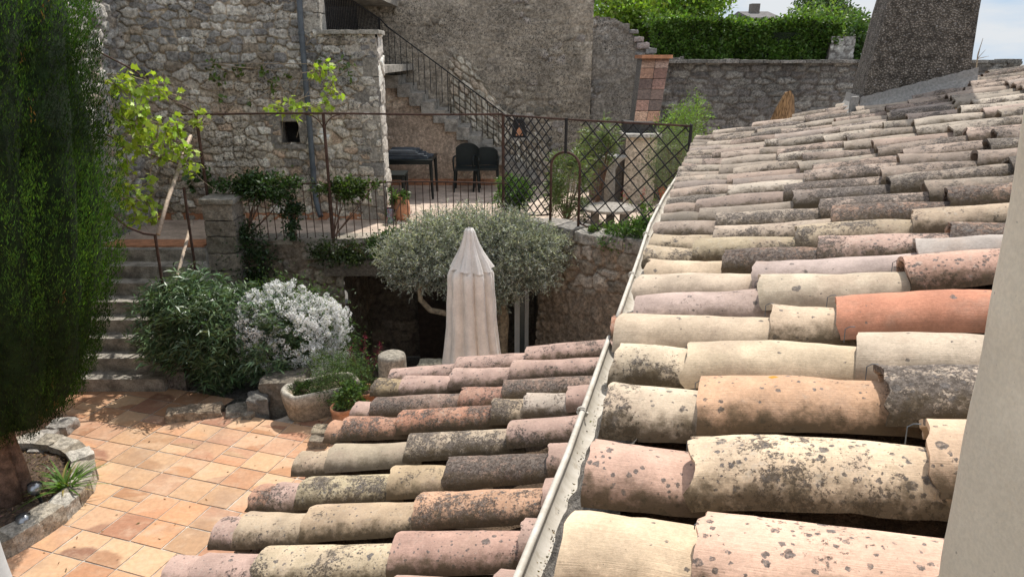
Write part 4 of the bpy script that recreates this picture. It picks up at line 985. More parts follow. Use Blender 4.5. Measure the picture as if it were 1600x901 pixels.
# loose big stones in the recess
for i, (x, y, s_) in enumerate(((598, 500, .3), (625, 520, .3), (575, 480, .26), (655, 545, .2))):
    p = PY(x, y, 10.2); ob = stone_block('stone_block', (p[0] - s_, 10.0, -1.19), (p[0] + s_, 10.5, (p[2] - 1.19) * .5 - .3), M['stone_warm'], None, i, [(.20, .175, .15)], .03, n=8)
    tag(ob, ['wide pale-edged block standing in the dark recess', 'squat block at the foot of the dark recess wall', 'upright stone against the left side of the dark recess', 'low flat stone beside the umbrella in the recess'][i], 'stone')

# ------------------------------------------------------------------ steps up to the terrace
sp_ = thing('stone_steps', 'eight worn stone steps climbing from the paved court to the terrace beside the cypress', 'steps', (-5, 7.53, 0))
Ys = [7.53, 7.76, 7.99, 8.19, 8.40, 8.66, 8.88, 9.13]; rz_ = TZ / 8
for i, y in enumerate(Ys):
    stone_block('step', (-5.86, y, (i) * rz_ - .25), (-4.28, (Ys[i + 1] if i < 7 else 9.6) + .15, (i + 1) * rz_ - (.004 if i < 7 else .01)), M['concrete'], sp_, i, [(.3, .28, .25)], .014, n=11, rnd=.06)
b = MB(); b.box((-5.86, 9.26, TZ - .08), (-4.36, 9.62, TZ + .012), j=.002); o = b.build('tiled_nosing', M['clay'], sp_)
b = MB(); b.box((-4.30, 7.6, -.3), (-4.05, 9.6, .4)); b.build('cheek_wall', M['stone_dark'], sp_)
pr = thing('gate_pillar', 'short square pillar of cut stone blocks at the top of the steps', 'pillar', (-4.3, 9.35, .2))
q0, q1 = PY(314, 318, 9.2), PY(362, 318, 9.2); z = .1; i = 0
while z < q0[2] - .05:
    h = min(random.uniform(.2, .28), q0[2] - z)
    stone_block('pillar_block', (q0[0] - random.uniform(0, .015), 9.2, z), (q1[0] + random.uniform(-.01, .015), 9.6, z + h - .012), M['stone_cut'], pr, i, [(.30, .26, .21), (.38, .33, .27), (.27, .24, .19)], .016, n=9, rnd=.15); z += h; i += 1
stone_block('cap_stone', (q0[0] - .03, 9.17, q0[2] - .01), (q1[0] + .03, 9.63, q0[2] + .06), M['stone_cut'], pr, 1, [(.36, .33, .28)], .015, n=9, rnd=.2)

# ------------------------------------------------------------------ iron work
def px3(lst): return [PY(x, y, Y) for x, y, Y in lst]
tr = thing('terrace_railing', 'rusty iron railing with thin balusters along the terrace edge, half grown over', 'railing', PZ(480, 377, TZ))
def ry(x): return np.interp(x, [-5, -3, -1.6, 0.1], [9.62, 9.66, 9.82, 9.62])
X0 = PY(368, 300, 9.62)[0]; X1 = PY(792, 297, 9.6)[0]
b = MB(); b.tube([(x, ry(x), 2.20 - .01 * math.sin(x * 2)) for x in np.linspace(X0, X1, 14)], .012, 6); b.build('handrail', M['iron'], tr)
x = X0 + .05; 
while x < X1:
    b = MB(); dx = random.uniform(-.008, .008); b.tube([(x, ry(x), 1.30), (x + dx, ry(x) - .006, 2.2)], .0068, 5); b.build('baluster', M['iron'], tr); x += .113
pg = thing('pergola_frame', 'rusty iron vine pergola with tall posts and one long top rail over the terrace edge', 'pergola', PZ(520, 377, TZ))
tz_ = PY(512, 178, 9.6)[2]
xa, xb = PY(312, 178, 9.6)[0], PY(786, 181, 9.6)[0]
b = MB(); b.tube([(x, 9.6 + .02 * math.sin(x), tz_ + .008 * math.sin(x * 1.7)) for x in np.linspace(xa - .3, xb, 16)], .015, 6); b.build('top_rail', M['iron'], pg)
for px_, pyb in ((316, 250), (515, 300), (786, 250)):
    xx = PY(px_, pyb, 9.6)[0]; b = MB(); b.tube([(xx, 9.6, 2.0 if px_ == 316 else TZ - .03), (xx + .004, 9.6, tz_)], .022, 8); b.build('post', M['iron'], pg)
    for sg in (-1, 1):
        if px_ == 786 and sg > 0 or px_ == 316: continue
        b = MB(); b.tube([(xx + sg * .24 * (1 - math.cos(t)) , 9.6, tz_ - .27 + .26 * math.sin(t)) for t in np.linspace(0, math.pi / 2, 8)], .008, 5); b.build('brace', M['iron'], pg)
hp = thing('stair_handrail', 'slanting handrail pole on thin posts beside the stone steps', 'handrail', PY(268, 530, 7.95))
b = MB(); b.tube(px3([(247, 532, 7.75), (262, 480, 8.05), (280, 420, 8.45), (300, 345, 9.1)]), .021, 8); b.build('rail_pole', M['wood'], hp, smooth=True)
for l in ([(270, 540, 7.92), (254, 445, 7.92), (242, 366, 7.92)], [(310, 452, 8.85), (298, 370, 8.85), (287, 293, 8.85)]):
    b = MB(); b.tube(px3(l), .018, 7); b.build('post', M['iron'], hp)
for l in ([(268, 510, 7.92), (252, 505, 7.86)], [(300, 398, 8.85), (289, 393, 8.6)]):
    b = MB(); b.tube(px3(l), .006, 5); b.build('bracket', M['iron'], hp)
va = thing('vine_arch', 'curved iron hoop and pale slanting pole carrying the bright green vine', 'arch', PY(242, 366, 7.9))
b = MB(); b.tube(px3([(150, 300, 7.6), (172, 333, 7.8), (200, 355, 7.88), (225, 365, 7.9), (242, 367, 7.92)]), .015, 7); b.build('hoop', M['iron'], va)
b = MB(); b.tube(px3([(247, 366, 7.93), (262, 312, 8.4), (280, 262, 8.9), (298, 212, 9.45)]), .026, 8); b.build('pole', M['wood'], va, smooth=True)
for l in ([(148, 78, 8.6), (210, 110, 9.0), (262, 152, 9.4), (310, 178, 9.6)], [(165, 210, 8.2), (230, 240, 8.7), (300, 262, 9.4)]):
    b = MB(); b.tube(px3(l), .012, 6); b.build('beam', M['iron'], va)

# lattice fence
lf = thing('lattice_fence', 'black diamond lattice fence bending along the curved wall with a rusty arched loop', 'fence', PY(904, 357, 8.75))
def strip(name_, p0, p1, zt0, zt1, zb0, zb1, sp, sag, kx=1.0):
    p0 = np.array(p0); p1 = np.array(p1); L = np.linalg.norm(p1 - p0); nrm = np.array([(p1 - p0)[1], -(p1 - p0)[0]]) / L
    def zt(t): return zt0 + (zt1 - zt0) * t
    def zb(t): return zb0 + (zb1 - zb0) * t - sag * 4 * t * (1 - t)
    def P(t, z, off=0): q = p0 + (p1 - p0) * t + nrm * off; return np.array([q[0], q[1], z])
    slope = 1 / kx; bars = 0
    for sg in (1, -1):
        k_ = -int(2.2 / sp * 1.5)
        while k_ * sp < L + 2.5:
            # line z = zt(0) - slope*sg*(x - k*sp) ; clip
            xs = np.linspace(0, L, 160); zz_ = 3.2 - slope * sg * (xs - k_ * sp) if sg > 0 else 3.2 + slope * (xs - (L - k_ * sp))
            ok = (zz_ < np.array([zt(x / L) for x in xs])) & (zz_ > np.array([zb(x / L) for x in xs]))
            if ok.sum() > 3:
                ii = np.where(ok)[0]; a_, c_ = xs[ii[0]], xs[ii[-1]]
                b = MB(); b.tube([P(a_ / L, zz_[ii[0]], sg * .004), P(c_ / L, zz_[ii[-1]], sg * .004)], .0088, 5); b.build('lattice_bar', M['iron_black'], lf); bars += 1
            k_ += 1
    b = MB(); b.tube([P(t, zt(t)) for t in np.linspace(0, 1, 8)], .014, 6); b.build('top_rail', M['iron'], lf)
    b = MB(); b.tube([P(t, zb(t)) for t in np.linspace(0, 1, 12)], .012, 6); b.build('bottom_rail', M['iron'], lf)
def atz(x, y, z): p = PZ(x, y, z); return p[:2], p[2]
la, lb, lc = PY(786, 180, 9.6), PY(885, 187, 9.0), PY(1080, 197, 8.0)
m1 = PY(861, 275, 9.14); m2 = PY(906, 275, 8.9)
strip('a', la[:2], m1[:2], la[2], PY(861, 185, 9.14)[2], TZ + .5, PY(861, 338, 9.14)[2] + .03, .125, .06, .85)
strip('b', m2[:2], lc[:2], PY(906, 188, 8.9)[2], lc[2], PY(906, 348, 8.9)[2], 1.80, .225, .10, 1.0)
b = MB(); b.tube([(m1[0], m1[1], PY(861, 185, 9.14)[2]), (m2[0], m2[1], PY(906, 188, 8.9)[2])], .014, 6); b.build('top_rail', M['iron'], lf)
for (p, zb_) in ((lb, PY(884, 240, 9.0)[2]), (lc, 1.75)):
    b = MB(); b.tube([(p[0], p[1], zb_), (p[0], p[1], p[2] + .02)], .02, 8); b.build('post', M['iron_black'], lf)
pts = []; zsp = PY(884, 262, 9.0)[2]; ze = PY(884, 346, 9.02)[2] - .05
pts.append((m1[0], m1[1], ze))
for t in np.linspace(math.pi, 0, 15):
    f = .5 + .5 * math.cos(t); q = m1[:2] + (m2[:2] - m1[:2]) * f; pts.append((q[0], q[1], zsp + .2 * math.sin(t)))
pts.append((m2[0], m2[1], ze - .02)); b = MB(); b.tube(pts, .018, 8); b.build('arched_loop', M['iron'], lf, smooth=True)

# ================================================================== GREENERY
def bush(name, label, cat, c, rx, ry_, rz_, n, L, W, col, m, shape='blade', seed=0, shell=.45, up=.35, stems=7, base=None, droop=.15, hue=.07, amt=.28, group=None, lump=.35, whorl=0, cup=.25, stemcol=None, part='foliage', minz=None):
    """foliage spread in clumps through an uneven ellipsoid, on real stems"""
    r = np.random.default_rng(seed + 1000); c = np.array(c, float); t = thing(name, label, cat, base if base is not None else (c[0], c[1], c[2] - rz_), group)
    nc = max(8, n // 60); d = unit(r, nc); rad_ = (shell + (1 - shell) * r.random(nc)) ** .6
    lumpf = 1 + lump * (fbm(d[:, 0] * 2.3 + seed, d[:, 1] * 2.3 + d[:, 2] * 1.7, seed, 3) - .5) * 2
    cc = c + d * np.array([rx, ry_, rz_]) * (rad_ * lumpf)[:, None]
    k = n // nc; P = np.repeat(cc, k, 0); dd = np.repeat(d, k, 0); nn = len(P); sig = .16 * (rx + rz_) / 2 * (1 if not whorl else .55)
    if whorl:
        cen = P + r.normal(size=(nn, 3)) * sig; g_ = nn // whorl; idx = np.repeat(np.arange(g_), whorl)[:nn]; P = P[:len(idx)]; dd = dd[:len(idx)]
        base_ = cen[:g_][idx] if False else cen[np.minimum(idx * whorl, nn - 1)]; ax = dd[np.minimum(idx * whorl, len(dd) - 1)] * .6 + np.array([0, 0, .8]); ax /= np.linalg.norm(ax, axis=1, keepdims=True)
        tt = r.uniform(-1.2, .3, (len(idx), 1)) * L; P = base_ + ax * tt; D = unit(r, len(idx)); D = D - ax * (D * ax).sum(1, keepdims=True) * .8 + ax * .55
    else:
        P = P + r.normal(size=(nn, 3)) * sig; D = unit(r, nn) * .8 + dd * .6 + np.array([0, 0, up])
    if minz is not None: P[:, 2] = np.maximum(P[:, 2], minz + r.random(len(P)) * .1)
    C = vary(col, len(P), r, amt, hue); f = .75 + .5 * fbm(P[:, 0] * 5, P[:, 2] * 5 + P[:, 1] * 3, seed + 5, 2); C = C * f[:, None]
    leaves(part, P, D, L, W, C, m, t, droop, shape, cup, seed)
    b = MB(); b0 = np.array(base if base is not None else (c[0], c[1], c[2] - rz_), float)
    for i in range(stems):
        e = cc[r.integers(len(cc))]; mid = (b0 + e) / 2 + r.normal(size=3) * .05 * rx; q0 = b0 + np.append(r.normal(size=2) * .04 * rx, 0)
        rr = .006 + .012 * rx; b.tube([q0, mid, e], [rr, rr * .7, rr * .3], 5)
    if stems: b.build('stems', stemcol or M['bark'], t)
    return t

# ------------------------------------------------------------------ cypress
def cypress():
    r = np.random.default_rng(5); t = thing('cypress_tree', 'tall dense dark green columnar cypress filling the left edge of the photo', 'tree', (-4.62, 5.3, 0))
    b = MB(); tc_ = np.array([-4.55, 5.22])
    for (dx, dy, r0, r1) in ((0, 0, .105, .07), (.11, .07, .055, .04), (-.1, .05, .06, .045)):
        b.tube([(tc_[0] + dx, tc_[1] + dy, -.05), (tc_[0] + dx * .9, tc_[1] + dy, .4), (tc_[0] + dx * .7 - .03, tc_[1] + dy, .9), (tc_[0] + dx * .5 - .1, tc_[1] + .05, 1.8), (tc_[0] - .2, tc_[1] + .1, 4)], [r0 * 1.15, r0, r0 * .95, r1, .03], 14)
    b.build('trunk', M['bark'], t, smooth=True)
    cx_, cy_ = -4.62, 5.35
    # right-hand outline read off the photo, turned into a radius per height
    zs = []; rs = []
    for x, y in ((55, 690), (110, 640), (138, 585), (152, 520), (166, 460), (168, 370), (164, 300), (152, 200), (140, 130), (126, 0)):
        p = PY(x, y, cy_ - .25); zs.append(p[2]); rs.append(p[0] - cx_)
    zs.append(zs[-1] + 2.2); rs.append(rs[-1] * .55); zs.append(zs[-1] + 1.5); rs.append(.06)
    zs = np.array(zs); rs = np.array(rs); rs[:3] = np.maximum(rs[:3], [.22, .48, .66])
    def R_(z, th):
        base = np.interp(z, zs, rs); pl = fbm(np.cos(th) * 2.6 + 7 + z * .12, np.sin(th) * 2.6 + 9 + z * .35, 12, 3) - .5
        pl2 = np.abs(np.sin(th * 7 + 2 * np.sin(z * .8) + z * .3)) ** .6 - .6
        return base * (1 + .30 * pl + .20 * pl2) * .83
    # inner mass of old twigs, opaque
    nz_, nt_ = 60, 64; V = []
    for z in np.linspace(zs[0] + .12, zs[-1] - .3, nz_):
        th = np.linspace(0, 2 * math.pi, nt_, endpoint=False); rr = R_(z, th) * .86 + .03 * (vnoise(th * 9, th * 0 + z * 9, 3) - .5)
        V += [(cx_ + q * math.cos(a), cy_ + q * math.sin(a), z) for q, a in zip(rr, th)]
    F = [(i * nt_ + j, i * nt_ + (j + 1) % nt_, (i + 1) * nt_ + (j + 1) % nt_, (i + 1) * nt_ + j) for i in range(nz_ - 1) for j in range(nt_)]; F.append(tuple(range(nt_))); F.append(tuple((nz_ - 1) * nt_ + j for j in range(nt_))[::-1])
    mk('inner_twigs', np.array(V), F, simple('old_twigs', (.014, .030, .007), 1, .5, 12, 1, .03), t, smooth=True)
    n = 30000; z = zs[0] + (min(zs[-1], 7.2) - zs[0]) * r.random(n); th = r.uniform(0, 2 * math.pi, n)
    keep = (np.cos(th + .80) > -.35) | (r.random(n) < .3); z = z[keep]; th = th[keep]; n = len(z)
    q = R_(z, th) * r.uniform(.80, 1.02, n); P0 = np.column_stack([cx_ + q * np.cos(th), cy_ + q * np.sin(th), z]); out = np.column_stack([np.cos(th), np.sin(th), np.zeros(n)])
    k = 11; P = np.repeat(P0, k, 0); O = np.repeat(out, k, 0); N_ = len(P)
    ax = O * .45 + np.array([0, 0, 1.]) + r.normal(size=(N_, 3)) * .10; j = r.random((N_, 1)); P = P + ax * (j - .3) * .14 + r.normal(size=(N_, 3)) * .011
    D = ax * 1.0 + unit(r, N_) * .50
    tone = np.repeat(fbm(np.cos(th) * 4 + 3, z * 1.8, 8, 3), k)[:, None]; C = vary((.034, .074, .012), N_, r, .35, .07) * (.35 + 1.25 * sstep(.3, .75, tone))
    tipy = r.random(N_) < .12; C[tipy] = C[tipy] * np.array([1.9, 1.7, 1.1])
    dead = np.repeat(r.random(n) < .004, k); C[dead] = [.16, .09, .03]
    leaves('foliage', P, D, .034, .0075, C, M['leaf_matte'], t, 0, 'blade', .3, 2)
cypress()
# planter ring
rg = thing('tree_planter', 'curved planter of pale rough stones round the foot of the cypress', 'planter', (-5.0, 5.2, 0)); cxp, cyp = -4.98, 5.22
nst_ = 17
for i in range(nst_):
    an = rad(-75) + rad(190) * i / (nst_ - 1); R__ = .93
    if i and random.random() < .0: continue
    c_ = np.array([cxp + R__ * math.cos(an), cyp + R__ * 1.02 * math.sin(an)]); w_ = .105 + random.uniform(-.01, .02)
    stone_block('kerb_stone', (c_[0] - .10, c_[1] - w_, -.03), (c_[0] + .105, c_[1] + w_, .15 + random.uniform(-.015, .02)), M['stone_cut'], rg, i, [(.50, .45, .37), (.44, .39, .31), (.55, .51, .44), (.36, .31, .24)], .03, rz=an, n=9, rnd=.4)
V = []; F = []; nr = 12; na_ = 40
for i in range(nr + 1):
    for j in range(na_):
        a_ = 2 * math.pi * j / na_; q = .92 * i / nr; x, y = cxp + q * math.cos(a_), cyp + q * math.sin(a_); V.append((x, y, .075 + .05 * float(fbm(np.array(x * 4), np.array(y * 4), 6)) - .02 * (i / nr)))
for i in range(nr):
    for j in range(na_): F.append((i * na_ + j, (i + 1) * na_ + j, (i + 1) * na_ + (j + 1) % na_, i * na_ + (j + 1) % na_))
mk('soil', np.array(V), F, M['soil'], rg, smooth=True)
r = np.random.default_rng(3); n = 1600; a_ = r.uniform(-1.4, 2.2, n); q = .85 * np.sqrt(r.random(n)); P = np.column_stack([cxp + q * np.cos(a_), cyp + q * np.sin(a_), np.full(n, .10)]); D = unit(r, n); D[:, 2] *= .15
tag(leaves('leaf_litter', P, D, .035, .012, vary((.22, .15, .09), n, r, .4, .1), M['leaf_matte'], None, 0, kind='stuff'), 'dry brown needles scattered on the soil under the cypress', 'litter')
# two low trees stones beyond the planter (rubble edge behind the trunk)
for i, (x, y, s_) in enumerate(((75, 690, .10), (100, 672, .12), (66, 712, .09))):
    p = PZ(x, y, 0); ob = stone_block('rubble_stone', (p[0] - s_, p[1] - s_, -.02), (p[0] + s_, p[1] + s_ * .8, .11), M['stone_cut'], None, i, [(.42, .39, .35)], .03, n=7, rnd=.5)
    tag(ob, ['middle of the three pale rubble stones behind the cypress trunk', 'farthest and largest of the three pale rubble stones behind the cypress', 'nearest pale rubble stone touching the back of the planter'][i], 'stone')
# strappy iris clump
p = PZ(104, 765, .1); r = np.random.default_rng(9); n = 60; D = unit(r, n); D[:, 2] = np.abs(D[:, 2]) * .9 + .5
ic = thing('iris_clump', 'tuft of arching strap leaves spilling over the planter stones', 'plant', p); V = []; F = []; C = []
for i in range(n):
    d = D[i]; L = r.uniform(.16, .32); sd_ = np.cross(d, [0, 0, 1]); sd_ /= np.linalg.norm(sd_) + 1e-6; o = len(V); b0 = p + np.append(r.normal(size=2) * .025, 0)
    for k_ in range(6):
        t = k_ / 5; w_ = .010 * (1 - t ** 2) + .001; q = b0 + d * L * t + np.array([d[0] * 1.1, d[1] * 1.1, -1.1]) * L * t * t * .5; V += [q + sd_ * w_, q - sd_ * w_]
    for k_ in range(5): F.append((o + 2 * k_, o + 2 * k_ + 1, o + 2 * k_ + 3, o + 2 * k_ + 2))
    g_ = r.uniform(.7, 1.3); cc = (.10 * g_, .19 * g_, .03 * g_) if r.random() > .12 else (.35, .28, .10); C += [cc] * 12
mk('leaf', np.array(V), F, M['leaf'], ic, np.array(C))
# two garden spotlights
def lamp(x, y, z, lab, aim):
    p = PZ(x, y, z); t = thing('garden_spotlight', lab, 'spotlight', (p[0], p[1], .08), 'garden spotlights under the cypress')
    aim = np.array(aim, float); aim /= np.linalg.norm(aim); s0 = np.cross(aim, [0, 0, 1]); s0 /= np.linalg.norm(s0); u0 = np.cross(s0, aim)
    def dome(prof, n=18):
        V = []; F = []
        for r_, h in prof:
            for k_ in range(n): a = 2 * math.pi * k_ / n; V.append(p + aim * h + (s0 * math.cos(a) + u0 * math.sin(a)) * r_)
        for i in range(len(prof) - 1):
            for k_ in range(n): F.append((i * n + k_, i * n + (k_ + 1) % n, (i + 1) * n + (k_ + 1) % n, (i + 1) * n + k_))
        F.append(tuple(range(n))[::-1]); F.append(tuple((len(prof) - 1) * n + k_ for k_ in range(n))); return V, F
    V, F = dome([(.005, -.062), (.03, -.055), (.048, -.035), (.055, -.005), (.055, .03)]); mk('lamp_head', np.array(V), F, M['chrome'], t, smooth=True)
    V, F = dome([(.057, .022), (.059, .035), (.050, .045), (.048, .03)]); mk('lamp_rim', np.array(V), F, M['iron_black'], t, smooth=True)
    b = MB(); b.tube([p - aim * .05, p + np.array([.01, 0, -.07]), (p[0] + .05, p[1] - .02, .08), (p[0] + .06, p[1] - .05, .02)], [.022, .02, .016, .010], 8); b.build('lamp_spike', M['iron_black'], t)
    b = MB(); b.tube([(p[0] + .05, p[1] - .02, .11), (p[0] + .12, p[1] - .08, .10), (p[0] + .16, p[1] + .02, .10), (p[0] + .08, p[1] + .08, .095)], .006, 6); b.build('cable', M['iron_black'], t)
lamp(54, 762, .22, 'silver-domed black spotlight tilted up beside the iris tuft', (-.4, .75, .55))
lamp(37, 812, .16, 'silver-domed black spotlight nearest the window jamb, low behind the kerb', (-.6, .7, .3))

# ------------------------------------------------------------------ shrubs along the terrace wall
c_ = PY(325, 535, 7.75)
bush('oleander_bush', 'big dark glossy oleander with long narrow leaves beside the steps', 'bush', (c_[0] - .04, 7.85, .72), .72, .60, .74, 15000, .135, .022, (.105, .16, .08), M['leaf_gloss'], seed=1, whorl=9, base=(c_[0], 7.85, -.1), stems=14, shell=.35, droop=.25, lump=.25)
c_ = PY(430, 590, 7.3)
bush('oleander_bush', 'lower dark oleander growth spilling between the big oleander and the white flowering shrub', 'bush', (-2.95, 7.75, .55), .48, .45, .55, 7000, .125, .021, (.105, .16, .08), M['leaf_gloss'], seed=4, whorl=9, base=(-2.95, 7.8, -.1), stems=8, shell=.3, droop=.25, lump=.25)
# white shrub
def white_shrub():
    r = np.random.default_rng(21); c = PY(452, 522, 8.0); rx, ry_, rz_ = .74, .55, .64
    t = bush('white_flowering_shrub', 'rounded shrub smothered in white blossom heads against the terrace wall', 'bush', c, rx, ry_, rz_, 7000, .055, .016, (.07, .12, .035), M['leaf'], seed=22, base=(c[0], c[1], -.1), shell=.6, lump=.3)
    n = 1250; d = unit(r, n); d[:, 1] = -np.abs(d[:, 1]) * .9 + .25 * r.random(n); d[:, 2] = d[:, 2] * .9 + .12; d /= np.linalg.norm(d, axis=1, keepdims=True)
    keep = fbm(d[:, 0] * 3 + 5, d[:, 2] * 3 + 2, 31, 2) > .20; d = d[keep]; n = len(d)
    cc = c + d * np.array([rx, ry_, rz_]) * r.uniform(.88, 1.1, (n, 1)) * (.84 + .34 * fbm(d[:, 0] * 2.4 + 3, d[:, 2] * 2.4 + 1, 33, 3))[:, None]; k = 40; rr = r.uniform(.032, .05, (n, 1))
    e = unit(r, n * k); e = e + np.repeat(d, k, 0) * .35; e /= np.linalg.norm(e, axis=1, keepdims=True); P = np.repeat(cc, k, 0) + e * np.repeat(rr, k, 0) * r.uniform(.55, .9, (n * k, 1))
    C = vary((.86, .86, .84), n * k, r, .05, .01); yy = r.random(n * k) < .03; C[yy] = [.6, .58, .35]
    leaves('blossom', P, np.cross(e, unit(r, n * k)) + e * .25, .020, .018, C, M['petal'], t, 0, 'blade', .15, 6)
white_shrub()
bush('climbing_plant', 'dark green climber hanging down the terrace wall over the pillar foot', 'plant', (-3.85, 9.42, 1.18), .38, .18, .62, 3200, .06, .026, (.035, .065, .022), M['leaf_gloss'], seed=31, base=(-3.8, 9.4, 0), shell=.3)
bush('climbing_plant', 'leafy climber draped along the left half of the terrace handrail', 'plant', (-3.55, 9.55, 2.17), .60, .13, .14, 3000, .065, .032, (.045, .085, .022), M['leaf_gloss'], seed=32, base=(-3.9, 9.55, 1.4), shell=.2, lump=.5)
bush('climbing_plant', 'climber sprays on the terrace handrail just left of the house corner', 'plant', (-2.42, 9.7, 2.13), .40, .12, .16, 1500, .065, .032, (.06, .095, .022), M['leaf'], seed=33, base=(-2.6, 9.6, 1.4), shell=.2, lump=.6)
bush('climbing_plant', 'thin strand of dark leaves hanging between the balusters below the rail', 'plant', (-3.15, 9.55, 1.72), .13, .1, .36, 900, .06, .028, (.03, .06, .018), M['leaf_gloss'], seed=34, base=(-3.15, 9.6, 1.38), shell=.2, lump=.5)
bush('ivy', 'ragged ivy creeping over the wall edge above the recess', 'ivy', (-2.45, 9.5, 1.22), .52, .12, .15, 2200, .045, .030, (.06, .085, .03), M['leaf'], seed=35, base=(-2.4, 9.55, 1.3), shell=.2, lump=.7)
bush('ivy', 'darker leafy mass on the wall edge left of the olive crown', 'ivy', PY(612, 385, 9.3), .30, .2, .24, 1900, .06, .030, (.05, .09, .028), M['leaf'], seed=36, base=(-1.7, 9.6, 1.3), shell=.3, lump=.5)
# olive
def olive():
    OS = .88
    r = np.random.default_rng(41); t = thing('olive_tree', 'silvery grey olive tree with a spreading crown behind the closed umbrella', 'tree', (-.2, 8.75, -1.19))
    cl = [(660, 395, 8.5, .42), (620, 400, 8.55, .30), (700, 370, 8.7, .40), (640, 430, 8.4, .24), (780, 370, 8.7, .42), (830, 395, 8.6, .40), (800, 430, 8.5, .36), (850, 430, 8.5, .24), (760, 440, 8.6, .32), (700, 430, 8.5, .30), (865, 385, 8.7, .26), (740, 350, 8.9, .3), (810, 350, 8.9, .25), (670, 360, 8.8, .25), (780, 470, 8.5, .20), (612, 428, 8.5, .14)]
    P = []; D = []; C = []
    b = MB(); trunk = [np.array([-.2, 8.85, -1.19]), PY(782, 540, 8.8), PY(786, 500, 8.8), PY(782, 455, 8.75)]; b.tube(trunk, [.13, .10, .085, .06], 12)
    lb_ = [PY(784, 505, 8.8), PY(745, 497, 8.6), PY(700, 490, 8.5), PY(672, 484, 8.45), PY(657, 468, 8.45), PY(655, 450, 8.45), PY(645, 432, 8.5), PY(625, 415, 8.5)]
    b.tube(lb_, [.06, .042, .04, .038, .036, .03, .022, .012], 10)
    b.tube([PY(656, 455, 8.45), PY(664, 440, 8.5), PY(680, 400, 8.6)], [.024, .018, .008], 7)
    b.tube([PY(652, 447, 8.45), PY(628, 442, 8.4), PY(600, 430, 8.4)], [.016, .012, .005], 6)
    for (x, y, Y, q) in cl:
        x = 738 + (x - 738) * .90; y = 400 + (y - 400) * .86; q = q * .86; c = PY(x, y, Y); b.tube([trunk[-1] if x > 720 else lb_[-3], (c + trunk[-1]) / 2 + np.array([0, 0, -.08]) if x > 720 else (c + lb_[-3]) / 2, c], [.03, .016, .006], 6)
        ns = int(680 * q / .4 * q / .4) + 100; d = unit(r, ns); s0 = c + d * q * (r.random((ns, 1)) ** .45) * r.uniform(.8, 1.55, (ns, 1)) * np.array([1.15, 1, .8])
        sdir_ = d * .8 + unit(r, ns) * .7 + np.array([0, 0, .35]); sdir_ /= np.linalg.norm(sdir_, axis=1, keepdims=True); k = 13
        tt = np.tile(np.linspace(0, 1, k), ns)[:, None]; S = np.repeat(s0, k, 0) + np.repeat(sdir_, k, 0) * tt * .15
        P.append(S); D.append(np.repeat(sdir_, k, 0) * .7 + unit(r, ns * k) * .75)
    b.build('trunk', M['bark_pale'], t, smooth=True)
    P = np.vstack(P); D = np.vstack(D); C = vary((.26, .27, .235), len(P), r, .35, .04); g_ = r.random(len(P)) < .35; C[g_] = C[g_] * 1.7
    leaves('foliage', P, D, .052, .0115, C, M['leaf_matte'], t, .05, 'blade', .2, 7)
olive()

# ------------------------------------------------------------------ vines on the pergola
def vine(name, label, spots, col, n_per, seed, size=.075, group=None, shape='lobed', stems=True, mat='leaf'):
    r = np.random.default_rng(seed); P = []; D = []; pts = []
    for (x, y, Y, q) in spots:
        c = PY(x, y, Y); n = max(5, int(n_per * (q / 20) ** 1.6)); rr = q / FPX * Y
        P.append(c + r.normal(size=(n, 3)) * rr * .5); d = unit(r, n); d[:, 2] = d[:, 2] * .5 - .1; D.append(d); pts.append(c)
    P = np.vstack(P); t = thing(name, label, 'vine', pts[0], group)
    C = vary(col, len(P), r, .22, .06); leaves('foliage', P, np.vstack(D), size, size * .9, C, M[mat], t, .25, shape, .12, seed)
    if stems:
        b = MB(); pts.sort(key=lambda p: p[2])
        for i in range(len(pts) - 1):
            j = min(range(i + 1, len(pts)), key=lambda q: np.linalg.norm(pts[q] - pts[i])); a_, e_ = pts[i], pts[j]
            b.tube([a_, (a_ + e_) / 2 + r.normal(size=3) * .06, e_], [.009, .008, .006], 5)
            for _ in range(3): e2 = a_ + r.normal(size=3) * .16; b.tube([a_, (a_ + e2) / 2 + r.normal(size=3) * .03, e2], [.005, .004, .002], 4)
        b.build('stem', M['bark_pale'], t)
    return t
vine('grape_vine', 'bright lime-green vine leaves sprawling over the iron arch beside the cypress', [(200, 118, 8.4, 13), (203, 140, 8.4, 20), (180, 132, 8.3, 10), (245, 138, 8.6, 18), (225, 140, 8.5, 10), (206, 172, 8.3, 24), (188, 180, 8.2, 14), (225, 190, 8.4, 24), (205, 200, 8.3, 16), (262, 198, 8.7, 18), (245, 215, 8.6, 18), (278, 205, 8.8, 12), (222, 218, 8.5, 16), (270, 232, 8.8, 20), (292, 240, 8.9, 14), (297, 262, 8.9, 14), (250, 245, 8.7, 14), (214, 232, 8.5, 16), (195, 230, 8.3, 15), (190, 262, 8.2, 18), (200, 290, 8.2, 14), (235, 282, 8.6, 10), (228, 315, 8.4, 18), (205, 318, 8.2, 16), (215, 342, 8.2, 14), (245, 335, 8.3, 12), (185, 300, 8.1, 10), (312, 175, 9.3, 10), (313, 195, 9.3, 8), (300, 190, 9.2, 7), (278, 150, 9, 6), (180, 215, 8.2, 12)],
     (.36, .47, .06), 40, 51, .075)
vine('grape_vine', 'bright lime vine shoot trailing along the pergola rail across the drainpipe', [(425, 170, 9.8, 10), (440, 178, 9.8, 6), (455, 160, 9.8, 12), (462, 185, 9.8, 7), (475, 168, 9.8, 10), (492, 167, 9.8, 12), (508, 162, 9.8, 13), (500, 118, 9.9, 12), (515, 108, 9.9, 12), (490, 112, 9.9, 8), (520, 125, 9.9, 8), (515, 138, 9.9, 10), (530, 145, 9.9, 6), (440, 162, 9.8, 6)],
     (.36, .47, .06), 34, 52, .075)
